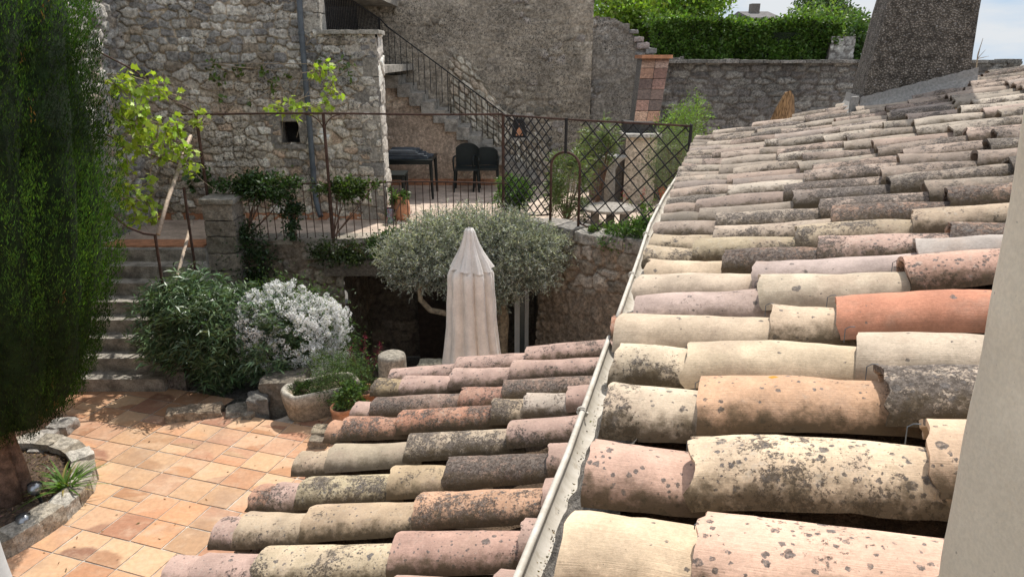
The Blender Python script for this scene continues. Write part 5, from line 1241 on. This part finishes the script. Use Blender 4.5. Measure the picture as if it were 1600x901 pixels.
vine('wall_creeper', 'darker green creeper tufts against the upper wall of the house', [(335, 100, 10.75, 12), (338, 122, 10.75, 14), (345, 155, 10.7, 6), (372, 108, 10.75, 9), (410, 108, 10.75, 10), (425, 128, 10.75, 9), (452, 120, 10.75, 8), (505, 100, 10.75, 12), (540, 103, 10.75, 13), (390, 160, 10.7, 5), (425, 140, 10.75, 6)],
     (.10, .16, .03), 34, 53, .07)
vine('wall_creeper', 'shaded leafy tuft behind the pergola post above the pillar', [(318, 272, 10.3, 16), (300, 285, 10.3, 12), (330, 285, 10.3, 10)], (.05, .09, .025), 45, 54, .08)

# ------------------------------------------------------------------ plants round the lattice
bush('leafy_shrub', 'fresh green shrub on the wall at the left end of the lattice', 'bush', PY(800, 303, 10.2), .30, .25, .24, 3000, .06, .026, (.09, .16, .04), M['leaf'], seed=61, base=(-.1, 10.1, TZ), shell=.3)
bush('oleander_shrub', 'tall thin-stemmed oleander seen through the lattice behind the arched loop', 'bush', PY(892, 285, 10.6), .42, .35, .66, 2600, .13, .018, (.13, .17, .07), M['leaf'], seed=62, base=PZ(885, 347, TZ), shell=.2, stems=22, whorl=7, lump=.4, stemcol=M['bark_pale'])
bush('oleander_shrub', 'shorter narrow-leaved shrub left of the stone oven behind the lattice', 'bush', PY(935, 225, 11.4), .36, .3, .42, 1800, .13, .018, (.16, .20, .09), M['leaf'], seed=63, base=PZ(930, 330, TZ), shell=.2, stems=14, whorl=7)
bush('olive_shrub', 'silvery shrub between the stone oven and the tiled roof', 'bush', PY(1052, 255, 10.9), .48, .4, .55, 6500, .05, .010, (.15, .18, .10), M['leaf_matte'], seed=64, base=PZ(1040, 330, TZ), shell=.3)
bush('feathery_bush', 'feathery bright green bush in front of the garden wall by the flue', 'bush', PY(1070, 195, 12.4), .50, .4, .50, 3200, .06, .014, (.17, .27, .05), M['leaf'], seed=65, base=(3.0, 12.4, TZ), shell=.2, lump=.7, stems=14)
bush('valerian_clump', 'leafy green clump on the wall top against the gutter', 'plant', PY(985, 372, 8.35), .34, .22, .20, 3200, .05, .020, (.08, .15, .035), M['leaf'], seed=66, base=(1.5, 8.4, 1.72), shell=.3, lump=.5)
bush('valerian_clump', 'low green clump on the wall top under the lattice', 'plant', PY(940, 362, 8.7), .20, .14, .10, 1200, .045, .018, (.09, .15, .03), M['leaf'], seed=67, base=(1.2, 8.7, 1.72), shell=.3)
bush('leafy_spire', 'upright leafy spire crossing the lattice near the gutter', 'plant', PY(1008, 345, 8.5), .12, .1, .26, 800, .06, .018, (.09, .16, .035), M['leaf'], seed=68, base=(1.75, 8.5, 1.72), shell=.2)

# ------------------------------------------------------------------ garden beyond the wall
def hedge(name, label, x0, x1, y0, y1, zb, zt, n, col, seed, lump=.12):
    r = np.random.default_rng(seed); t = thing(name, label, 'hedge', ((x0 + x1) / 2, (y0 + y1) / 2, zb))
    b = MB(); b.box((x0 + .15, y0 + .15, zb), (x1 - .15, y1 - .1, zt - .2)); b.build('inner_twigs', simple('hedge_twigs', (.02, .03, .012), 1, .4, 8, 1, .05), t)
    m = n // 3; f = r.random(n) < .72; X = r.uniform(x0, x1, n); Z = np.where(f, r.uniform(zb + .2, zt, n), zt + r.normal(size=n) * .05); Y = np.where(f, y0 + np.abs(r.normal(size=n)) * .10, r.uniform(y0, y1, n))
    bul = fbm(X * 1.3, Z * 1.6, seed, 3) - .5; Y = Y - bul * .6; Z = Z + (fbm(X * 1.1, Y, seed + 3, 3) - .5) * lump * 2.5
    P = np.column_stack([X, Y, Z]); D = unit(r, n) + np.array([0, -.4, .5]); leaves('foliage', P, D, .10, .05, vary(col, n, r, .4, .07) * (.55 + .9 * (fbm(X * 2.2, Z * 2.2, seed + 9, 3)[:, None])), M['leaf'], t, .1, 'blade', .2, seed)
hx0, hx1 = PY(1018, 60, 16.2)[0], PY(1305, 60, 16.2)[0]; hz = PY(1150, 36, 16.2)[2]
hedge('clipped_hedge', 'long clipped dark green hedge above the garden wall', hx0, hx1, 16.0, 17.6, 3.1, hz, 26000, (.09, .16, .028), 71)
def tree(name, label, x, y, Y, r_, rz_, n, col, seed, L=.12, W=.07, trunk=True, zb=3.1, group=None, limbs=6, gap=.0):
    r = np.random.default_rng(seed); c = PY(x, y, Y); t = thing(name, label, 'tree', (c[0], Y, zb), group)
    b = MB(); b.tube([(c[0], Y, zb), (c[0] + .05, Y, (zb + c[2]) / 2), (c[0] - .05, Y, c[2])], [.16, .11, .06], 9)
    nc = 40; d = unit(r, nc); cc = c + d * np.array([r_, r_, rz_]) * (r.random((nc, 1)) ** .4)
    for i in range(limbs): b.tube([(c[0], Y, (zb + c[2]) / 2 + .3), (np.array([c[0], Y, c[2]]) + cc[i]) / 2, cc[i]], [.07, .045, .015], 6)
    b.build('trunk', M['bark'], t, smooth=True)
    k = n // nc; P = np.repeat(cc, k, 0); d2 = unit(r, len(P)); P = P + d2 * (r.random((len(P), 1)) ** .5) * r_ * .38 * np.array([1, 1, .75]); D = d2 + unit(r, len(P)) + np.array([0, 0, .3])
    leaves('crown', P, D, L, W, vary(col, len(P), r, .3, .07), M['leaf'], t, .1, 'blade', .2, seed)
    return t
tree('broadleaf_tree', 'bright green open-crowned tree behind the tall wall edge', 985, 25, 19.0, 1.5, 1.3, 9000, (.20, .30, .045), 72, .13, .08)
tree('broadleaf_tree', 'bright green tree rising just above the left part of the hedge', 1075, 8, 20.0, 1.1, .9, 6500, (.18, .28, .045), 73, .13, .08)
tree('broadleaf_tree', 'low spring-green tree between the ruined wall and the hedge', 1005, 70, 18.0, .75, .7, 3500, (.17, .26, .04), 77, .12, .07)
tree('round_tree', 'dark round-headed tree on the skyline right of the distant house', 1283, 22, 27.0, 1.1, .8, 7000, (.07, .12, .04), 74, .12, .06)
tree('round_tree', 'spreading mid-green tree touching the left side of the chimney', 1330, 70, 19.5, .85, .85, 7000, (.08, .14, .035), 75, .12, .06)
tree('round_tree', 'pale green loose tree above the right end of the hedge', 1275, 45, 18.8, .8, .5, 3500, (.14, .22, .05), 76, .12, .06)
gp = PY(1315, 78, 15.9); wq = masonry('garden_pillar', plane_path((gp[0] - .27, 15.9), (gp[0] + .27, 15.9), 3.1)[0], .54, PY(1315, 57, 15.9)[2] - 3.1, .03, .22, .15, 81, M['stone_cut'], None, .04, [(.30, .28, .25), (.36, .34, .30)], None, (.18, .16, .14), .2)
tag(wq, 'stub of rubble pillar at the right end of the hedge', 'pillar'); b = MB(); b.box((gp[0] - .26, 15.94, 3.1), (gp[0] + .26, 16.4, PY(1315, 58, 15.9)[2])); b.build('pillar_core', M['stone_dark'], wq)
def house(name, lab, x0, x1, ytop, ybase, Y, slope=.35):
    a_, e_ = PY(x0, ytop, Y), PY(x1, ytop, Y); bz = PY(x0, ybase, Y)[2]; t = thing(name, lab, 'house', (a_[0], Y, bz))
    b = MB(); b.box((a_[0], Y, bz - 6), (e_[0], Y + 7, a_[2] - .4)); b.build('wall', M['stone_dark'], t)
    b = MB(); ez, rzz = a_[2] - .5, a_[2] + .25; b.add([(a_[0] - .3, Y - .4, ez), (e_[0] + .3, Y - .4, ez), (e_[0] + .3, Y + 3.5, rzz), (a_[0] - .3, Y + 3.5, rzz), (e_[0] + .3, Y + 7.4, ez), (a_[0] - .3, Y + 7.4, ez), (a_[0], Y, ez - .1), (e_[0], Y, ez - .1)], [(0, 1, 2, 3), (3, 2, 4, 5), (0, 3, 5), (1, 4, 2), (0, 5, 4, 1)]); b.build('roof', simple('old_roof', (.12, .11, .105), .9, .3, 3), t)
    b = MB(); b.box((e_[0] - 1.4, Y + 2.6, ez), (e_[0] - .7, Y + 3.3, rzz + .55)); b.build('chimney_pot', M['stone_dark'], t)
house('distant_house', 'distant grey house roof on the skyline above the hedge', 1180, 1218, 19, 32, 58)

# ================================================================== OBJECTS
# closed umbrella
def umbrella():
    Y = 7.55; top = PY(733, 355, Y); c = top[:2]; zt0 = top[2]; t = thing('garden_umbrella', 'closed ecru canvas garden umbrella, its folded canopy tied and hanging straight', 'umbrella', (c[0], c[1], -1.19))
    m = 1 / (FPX / (Y * CP + (H - 1.2) * SP))
    def canopy(name, prof, folds, depth, ph, m_, flare=0):
        n = 120; V = []; F = []
        for i, (r_, z) in enumerate(prof):
            k = i / (len(prof) - 1)
            for j in range(n):
                a = 2 * math.pi * j / n; fl = abs(math.sin(a * folds / 2 + ph + .35 * math.sin(a * 2 + 1) + .18 * math.sin(z * 2 + a))) ** .55
                q = r_ * (1 - depth * min(1, k * 2.2 + .15) * (1 - fl)); dz = (-.008 * flare * fl if i == len(prof) - 1 else 0) + (.02 * math.sin(a * 2) if i == len(prof) - 1 else 0)
                q *= 1 + .05 * (float(vnoise(np.array(a * 9), np.array(z * 5), 2)) - .5) + .035 * math.sin(a * 23 + 2 * math.sin(z * 3)) * k; V.append((c[0] + q * math.cos(a) * 1.05 + .015 * k, c[1] + q * math.sin(a), z + dz))
        for i in range(len(prof) - 1):
            for j in range(n): F.append((i * n + j, i * n + (j + 1) % n, (i + 1) * n + (j + 1) % n, (i + 1) * n + j))
        F.append(tuple(range(n)))
        return mk(name, np.array(V), F, m_, t, smooth=True)
    canopy('canopy', [(.05, zt0 - .30), (.17, zt0 - .42), (.235, zt0 - .50), (.26, zt0 - .56), (.265, zt0 - .72), (.275, zt0 - .9), (.29, zt0 - 1.2), (.325, zt0 - 1.5), (.36, zt0 - 1.75), (.39, zt0 - 2.0), (.41, zt0 - 2.12)], 10, .42, .4, M['canvas'], 1)
    canopy('canopy_cap', [(.012, zt0), (.042, zt0 - .012), (.062, zt0 - .05), (.075, zt0 - .10), (.105, zt0 - .2), (.155, zt0 - .31), (.205, zt0 - .40), (.25, zt0 - .475)], 9, .34, .4, M['canvas'], 1.2)
    b = MB(); b.tube([(c[0], c[1], -1.15), (c[0], c[1], zt0 - .1)], .022, 10); b.build('pole', M['wood'], t)
    b = MB(); b.tube([(c[0] - .02, c[1] - .235, zt0 - .50), (c[0] - .025, c[1] - .245, zt0 - .9), (c[0] - .01, c[1] - .27, zt0 - 1.4)], .005, 5); b.build('tie_cord', simple('cord', (.06, .06, .06), .9), t)
    b = MB(); b.lathe([(.3, -1.19), (.3, -1.11), (.05, -1.09)], c[0], c[1], 24); b.build('base', M['concrete'], t)
umbrella()
# stone column stump
p = PY(612, 553, 6.95); b = MB(); top = p[2]; b.lathe([(.165, -.01), (.16, .3), (.158, top - .05), (.15, top - .012), (.13, top), (.01, top + .004)], p[0], 6.95, 40, c=(.30, .27, .22), wob=.006)
tag(b.build('column_stump', M['stone_cut'], None, True), 'round stump of a stone column standing just beyond the lean-to eave', 'column')
# stone trough
def trough():
    a = PZ(455, 640, 0); c = PZ(503, 630, .1); c = np.array([c[0] + .0, c[1] + .02]); n = 64; an = rad(28); prof = [(.86, .0), (.93, .04), (1.0, .2), (1.03, .31), (1.0, .345), (.90, .345), (.86, .32), (.82, .26), (.01, .25)]
    V = []; F = []
    for f, z in prof:
        for j in range(n):
            t = 2 * math.pi * j / n; ct, st_ = math.cos(t), math.sin(t); x = .42 * f * abs(ct) ** .55 * (1 if ct > 0 else -1); y = .215 * f * abs(st_) ** .6 * (1 if st_ > 0 else -1)
            if f > .8: x += .012 * math.sin(5 * t + z * 9); y += .01 * math.sin(4 * t)
            V.append((c[0] + x * math.cos(an) - y * math.sin(an), c[1] + x * math.sin(an) + y * math.cos(an), z + (.006 * math.sin(6 * t) if z > .3 else 0)))
    for i in range(len(prof) - 1):
        for j in range(n): F.append((i * n + j, i * n + (j + 1) % n, (i + 1) * n + (j + 1) % n, (i + 1) * n + j))
    t = thing('stone_trough', 'old rounded stone trough planted with herbs on the paving', 'trough', (c[0], c[1], 0))
    C = np.tile((.34, .27, .19), (len(V), 1)); C[np.array(V)[:, 2] > .3] = (.46, .42, .35)
    mk('basin', np.array(V), F, M['stone_cut'], t, C, smooth=True)
    b = MB(); q = prof[-1][1]
    return c
tcn = trough()
bush('thyme_tuft', 'low dark green tuft in the left half of the stone trough', 'plant', (tcn[0] - .17, tcn[1] - .09, .32), .17, .12, .07, 1500, .03, .010, (.045, .08, .02), M['leaf_matte'], seed=81, base=(tcn[0] - .17, tcn[1] - .09, .26))
bush('herb_bush', 'grey-green bushy herb billowing from the right half of the stone trough', 'plant', PY(528, 590, 7.05), .36, .26, .29, 6500, .032, .010, (.095, .145, .055), M['leaf_matte'], seed=82, base=(tcn[0] + .2, tcn[1] + .1, .26), shell=.3, lump=.3)
bush('leafy_herb', 'fresh green leafy herb in front of the trough above the little clay pot', 'plant', PY(548, 620, 6.75), .19, .15, .16, 1500, .05, .024, (.10, .17, .05), M['leaf'], seed=83, base=PY(545, 650, 6.7), shell=.3)
# red flowering spikes
def spikes(label, spots, seed, base, col=(.24, .02, .05), leafc=(.09, .14, .05)):
    r = np.random.default_rng(seed); t = thing('red_valerian', label, 'flower', base); b = MB(); P = []; Q = []; base = np.array(base, float)
    for (x, y, Y) in spots:
        e = PY(x, y, Y); m_ = (base + e) / 2 + r.normal(size=3) * .03; b.tube([base, m_, e], [.005, .004, .003], 4)
        P.append(e + r.normal(size=(26, 3)) * np.array([.018, .018, .035])); Q.append(m_ + (e - m_) * r.random((16, 1)) + r.normal(size=(16, 3)) * .03)
    b.build('stems', M['bark'], t); P = np.vstack(P); Q = np.vstack(Q)
    leaves('blossoms', P, unit(r, len(P)), .014, .012, vary(col, len(P), r, .3, .1), M['petal'], t, 0, seed=seed); leaves('foliage', Q, unit(r, len(Q)) + [0, 0, .5], .045, .016, vary(leafc, len(Q), r), M['leaf'], t, .1, seed=seed + 1)
spikes('loose red flower spikes rising between the herb bush and the column stump', [(570, 528, 7.2), (568, 545, 7.2), (575, 560, 7.2), (548, 545, 7.2), (545, 556, 7.2), (590, 550, 7.2), (594, 540, 7.2), (585, 565, 7.2), (553, 566, 7.2)], 91, PY(572, 610, 7.15))
spikes('small red flowers on the terrace edge beside the tall clay jar', [(607, 328, 9.9), (612, 335, 9.9), (640, 338, 9.9), (634, 345, 9.9), (643, 332, 9.9), (620, 345, 9.9), (604, 340, 9.9)], 92, PZ(620, 366, TZ))
spikes('scarlet flowers behind the lattice by the gutter', [(1003, 306, 9.4), (1006, 300, 9.4), (975, 303, 9.8), (980, 308, 9.8), (1030, 296, 9.2), (1036, 300, 9.2)], 93, PZ(1000, 345, TZ), col=(.45, .03, .03))
# clay pots
def pot(label, x, y, z, r_, h, prof=None, seed=0, plant=True, m='clay', name='clay_pot', group=None):
    p = PZ(x, y, z); t = thing(name, label, 'pot', p, group); pr_ = prof or [(.68, 0), (.86, .35), (.95, .62), (.9, .78), (.98, .82), (1.02, .86), (1.02, .97), (.97, 1.0), (.88, .98), (.84, .86), (.8, .84)]
    b = MB(); b.lathe([(a_ * r_, z + q * h) for a_, q in pr_], p[0], p[1], 32, wob=.004); b.build('pot_body', M[m], t, smooth=True)
    if plant: b = MB(); b.lathe([(.82 * r_, z + .85 * h), (.01, z + .88 * h)], p[0], p[1], 20); b.build('soil', M['soil'], t)
    return p
pot('small terracotta pot of bare twigs beside the lean-to tiles', 538, 665, 0, .135, .25)
r = np.random.default_rng(4); q = PZ(538, 665, 0); b = MB()
for i in range(12): e = q + np.array([r.normal() * .06, r.normal() * .06, .3 + r.random() * .1]); b.tube([q + [r.normal() * .02, r.normal() * .02, .22], e], [.003, .0015], 4)
tag(b.build('dry_twigs', M['bark_pale'], None), 'few dry twigs poking out of the small terracotta pot', 'twigs')
pot('reddish pot half hidden among leaves behind the small terracotta pot', 572, 640, 0, .15, .27)
pot('tall tapering clay jar at the house corner on the terrace', 628, 343, TZ, .145, .40, [(.70, 0), (.9, .2), (1.0, .45), (.92, .72), (.74, .90), (.74, .94), (.80, .97), (.78, 1.0), (.66, 1.0), (.62, .9), (.6, .86)], plant=False)
pot('dark green pot in shadow between the house corner and the clay jar', 612, 344, TZ, .10, .20, m='plastic')
bush('pot_plant', 'green-leaved plant in the pot beside the clay jar', 'plant', PY(618, 303, 10.9), .16, .13, .12, 500, .07, .03, (.08, .14, .04), M['leaf'], seed=95, base=PZ(613, 340, TZ + .1))
p = PZ(614, 344, TZ); b = MB(); b.box((p[0] - .045, p[1] - .25, TZ + .002), (p[0] + .045, p[1] - .16, TZ + .22)); tag(b.build('grey_canister', simple('grey_blue_tin', (.22, .25, .29), .5), None), 'small grey-blue canister standing before the clay jar', 'canister')
pot('red clay pot behind the lattice near the gutter', 1040, 318, TZ, .13, .26)
# rocks and blocks at the edge of the court
rocks = [((372, 650), .16, .12, .07, (.34, .30, .24), 'flat pale block at the corner of the paving below the oleander'), ((385, 655), .07, .06, .06, (.30, .27, .22), 'small pale chip between the paving corner and the dark cube'), ((402, 650), .12, .11, .22, (.20, .19, .17), 'dark squared stone left of the mossy boulder'), ((440, 640), .26, .22, .36, (.22, .19, .15), 'mossy boulder behind the left end of the trough'), ((300, 655), .3, .1, .10, (.36, .28, .2), 'long low edging stone in the oleander shadow'), ((508, 690), .14, .10, .12, (.34, .28, .2), 'rough stone against the lean-to eave below the clay pot'), ((498, 700), .1, .1, .10, (.30, .25, .19), 'small stone tucked under the lean-to eave')]
for i, ((x, y), a_, b_, h, cc, lab) in enumerate(rocks):
    p = PZ(x, y, 0); o = stone_block('rock', (p[0] - a_, p[1] - .02, -.15), (p[0] + a_, p[1] + 2 * b_, h), M['stone_warm'], None, i, [cc], .04, rz=random.uniform(-.4, .4), n=11, rnd=.55); tag(o, lab, 'rock')
p = PZ(648, 572, -.2); o = stone_block('rock', (-1.16, 7.5, -.5), (-.86, 7.8, PY(655, 567, 7.6)[2]), M['stone_cut'], None, 3, [(.50, .45, .34)], .03, n=9, rnd=.5); tag(o, 'pale stone peeping over the top row of lean-to tiles', 'rock')

# terrace furniture under the stair
def table(label, x0, x1, ytop, Y, zt_, dpt, name='plastic_table'):
    a_, e_ = PY(x0, ytop, Y), PY(x1, ytop, Y); t = thing(name, label, 'table', (a_[0], Y, TZ), None); b = MB(); b.box((a_[0], Y, zt_ - .03), (e_[0], Y + dpt, zt_), j=.003); b.build('tabletop', M['plastic'], t)
    b = MB(); b.box((a_[0] + .03, Y + .02, zt_ - .09), (e_[0] - .03, Y + .05, zt_ - .031)); b.build('apron', M['plastic'], t)
    for xx in (a_[0] + .04, e_[0] - .04):
        for yy in (Y + .05, Y + dpt - .06): b = MB(); b.tube([(xx, yy, zt_ - .03), (xx + (.02 if xx > a_[0] + .1 else -.02), yy, TZ)], [.035, .022], 8); b.build('leg', M['plastic'], t)
table('long dark green plastic table stacked with folded slats', 560, 675, 240, 12.6, TZ + .74, .9)
table('lower dark table half hidden behind the house corner', 575, 631, 262, 12.0, TZ + .56, .5)
fs = thing('folded_slats', 'pile of dark folded slatted chairs lying on the long table', 'folded chairs', PY(640, 236, 12.9)); zz0 = TZ + .745
for k_ in range(5):
    for q in range(6): b = MB(); x_ = PY(606, 236, 12.9)[0]; b.box((x_ + random.uniform(0, .08), 12.7 + q * .1, zz0 + k_ * .032), (x_ + .78 + random.uniform(-.1, .05) - .06 * k_, 12.75 + q * .1, zz0 + k_ * .032 + .024), rz=0, j=.004); b.build('slat', M['iron_grey'], fs)
def chair(label, x, Yc, h, first=None):
    p = PY(x, 290, Yc); X = p[0]; t = thing('plastic_chair', label, 'chair', (X, Yc, TZ), 'stacked chairs against the wall under the stair'); w_ = .25
    b = MB(); b.box((X - w_ + .03, Yc - .22, TZ + .42), (X + w_ - .03, Yc + .22, TZ + .46), j=.004); b.build('seat', M['plastic'], t)
    V = []; F = []; n = 14
    for lay in (0, .03):
        for i in range(n + 1):
            xx = -1 + 2 * i / n; zt_ = h * (1 - .10 * abs(xx) ** 3)
            for z in (TZ + .46, TZ + .62, TZ + zt_): V.append((X + xx * (w_ - .02), Yc + .22 + .03 * (1 - xx * xx) + lay + .06 * (z - TZ - .46), z))
    for i in range(n):
        for j in (0, 1): a0 = i * 3 + j; o = (n + 1) * 3; F += [(a0, a0 + 3, a0 + 4, a0 + 1), (o + a0, o + a0 + 1, o + a0 + 4, o + a0 + 3)]
        F.append((i * 3 + 2, i * 3 + 5, (n + 1) * 3 + i * 3 + 5, (n + 1) * 3 + i * 3 + 2))
    mk('backrest', np.array(V), F, M['plastic'], t)
    for sx in (-1, 1):
        b = MB(); b.tube([(X + sx * (w_ - .02), Yc + .2, TZ + .66), (X + sx * w_, Yc - .1, TZ + .67), (X + sx * w_, Yc - .22, TZ + .62), (X + sx * (w_ - .01), Yc - .22, TZ + .42)], .018, 6); b.build('armrest', M['plastic'], t)
        for sy in (-1, 1): b = MB(); b.tube([(X + sx * (w_ - .03), Yc + sy * .19, TZ + .44), (X + sx * (w_ + .0), Yc + sy * .23, TZ)], [.028, .018], 7); b.build('leg', M['plastic'], t)
chair('taller stack of dark plastic chairs, the left of the two', 730, 13.55, .90)
chair('shorter stack of dark plastic chairs, the right of the two', 760, 13.6, .82)
# niche lamp, basin, table behind the lattice
q = PY(811, 200, 14.05); t = thing('wall_lantern', 'small dark lantern with an orange clay front at the foot of the outside stair', 'lantern', (q[0], 14.0, q[2] - .2))
b = MB(); b.add([(q[0] - .16, 13.95, q[2] - .18), (q[0] + .16, 13.95, q[2] - .18), (q[0] + .10, 13.95, q[2] + .17), (q[0] - .10, 13.95, q[2] + .17), (q[0] - .16, 14.2, q[2] - .18), (q[0] + .16, 14.2, q[2] - .18), (q[0] + .10, 14.2, q[2] + .17), (q[0] - .10, 14.2, q[2] + .17)], [(0, 1, 2, 3), (1, 5, 6, 2), (3, 2, 6, 7), (4, 0, 3, 7), (4, 5, 1, 0)]); b.build('housing', M['iron_black'], t)
b = MB(); b.add([(q[0] - .07, 13.93, q[2] - .14), (q[0] + .08, 13.93, q[2] - .14), (q[0] + .0, 13.93, q[2] + .10)], [(0, 1, 2)]); b.add([(q[0] - .07, 13.948, q[2] - .14), (q[0] + .08, 13.948, q[2] - .14), (q[0] + .0, 13.948, q[2] + .10)], [(2, 1, 0)]); b.build('clay_front', M['clay'], t)
stone_block('ledge', (q[0] - .2, 13.9, q[2] - .24), (q[0] + .22, 14.25, q[2] - .185), M['stone_cut'], t, 1, [(.4, .37, .32)], .006, n=5)
b = MB(); p = PZ(955, 362, TZ); b.lathe([(.25, TZ + .26), (.36, TZ + .28), (.37, TZ + .32), (.35, TZ + .33), (.01, TZ + .33)], p[0], p[1] + .3, 40, c=(.34, .31, .27), wob=.004, sx=1.2)
gt = thing('stone_table', 'round grey stone table on short legs on the sunlit terrace behind the lattice', 'table', (p[0], p[1] + .3, TZ)); b.build('tabletop', M['stone_cut'], gt)
for dx, dy in ((-.22, 0), (.22, -.08), (.05, .2)):
    b = MB(); b.box((p[0] + dx - .06, p[1] + .3 + dy - .05, TZ), (p[0] + dx + .06, p[1] + .3 + dy + .05, TZ + .27), (.25, .22, .19)); b.build('leg', M['stone_cut'], gt)
p = PY(955, 243, 12.2); b = MB(); b.lathe([(.10, TZ), (.09, p[2] - .25), (.16, p[2] - .12), (.27, p[2] - .03), (.28, p[2]), (.24, p[2] - .01), (.05, p[2] - .06)], p[0], 12.2, 28, c=(.42, .40, .36), sy=.7)
tag(b.build('stone_basin', M['stone_cut'], None, True), 'grey stone basin on a pedestal left of the outdoor oven', 'basin')
# cane hood leaning at the garden wall
q0, q1 = PY(1203, 190, 13.4), PY(1243, 185, 13.4); tz2 = PY(1226, 142, 13.6)[2]; V = []; F = []; n = 16; zb_ = q0[2] - .35
for lay in (0, .05):
    for i in range(n + 1):
        x = q0[0] + (q1[0] - q0[0]) * i / n; tt = i / n; top_ = np.interp(tt, [0, .25, .45, .65, .88, 1], [.25, .72, .98, 1, .86, .6])
        for z in np.linspace(0, 1, 7): V.append((x + .004 * math.sin(i * 4), 13.4 + lay - .16 * math.sin(math.pi * tt) + .1 * z, zb_ + (tz2 - zb_) * top_ * z + .02 * random.random() * z))
for i in range(n):
    for j in range(6): a0 = i * 7 + j; o = (n + 1) * 7; F += [(a0, a0 + 7, a0 + 8, a0 + 1), (o + a0, o + a0 + 1, o + a0 + 8, o + a0 + 7)]
    F.append((i * 7 + 6, i * 7 + 13, (n + 1) * 7 + i * 7 + 13, (n + 1) * 7 + i * 7 + 6))
tag(mk('cane_screen', np.array(V), F, M['cane'], None), 'pointed brown woven cane screen leaning against the dark garden wall', 'screen')
# bare branch on the skyline right of the chimney
b = MB(); r = np.random.default_rng(8); p = PY(1524, 120, 9.5); b.tube([p, PY(1528, 85, 9.5), PY(1536, 60, 9.5)], [.01, .007, .003], 5)
for (x, y) in ((1540, 78), (1533, 70), (1545, 88)): b.tube([PY(1527, 92, 9.5), PY(x, y, 9.5)], [.006, .002], 4)
b.tube([p, p + np.array([0, 0, -3.3])], [.012, .02], 5)
tag(b.build('bare_branch', M['bark_pale'], None), 'thin bare twigs sticking up beside the right side of the chimney', 'branch')

# grit and small dry leaves: in the gutter, over the court
r = np.random.default_rng(77); n = 420; uu = r.uniform(.5, 1.95, n); P = np.array([US(a, -.225 + r.normal() * .018, H - .84 - .028 + r.random() * .004) for a in uu]); D = unit(r, n); D[:, 2] *= .2
tag(leaves('gutter_grit', P, D, .006, .004, vary((.20, .15, .10), n, r, .5, .1), M['leaf_matte'], None, 0, kind='stuff'), 'brown grit and leaf crumbs lying in the cream gutter', 'grit')
n = 60; P = np.column_stack([r.uniform(-4.2, -1.6, n), r.uniform(4.3, 7.2, n), np.full(n, .006)]); D = unit(r, n); D[:, 2] = np.abs(D[:, 2]) * .15
tag(leaves('fallen_leaves', P, D, .034, .012, vary((.24, .16, .08), n, r, .5, .1), M['leaf_matte'], None, 0, kind='stuff'), 'few dry leaves scattered over the terracotta paving', 'leaves')
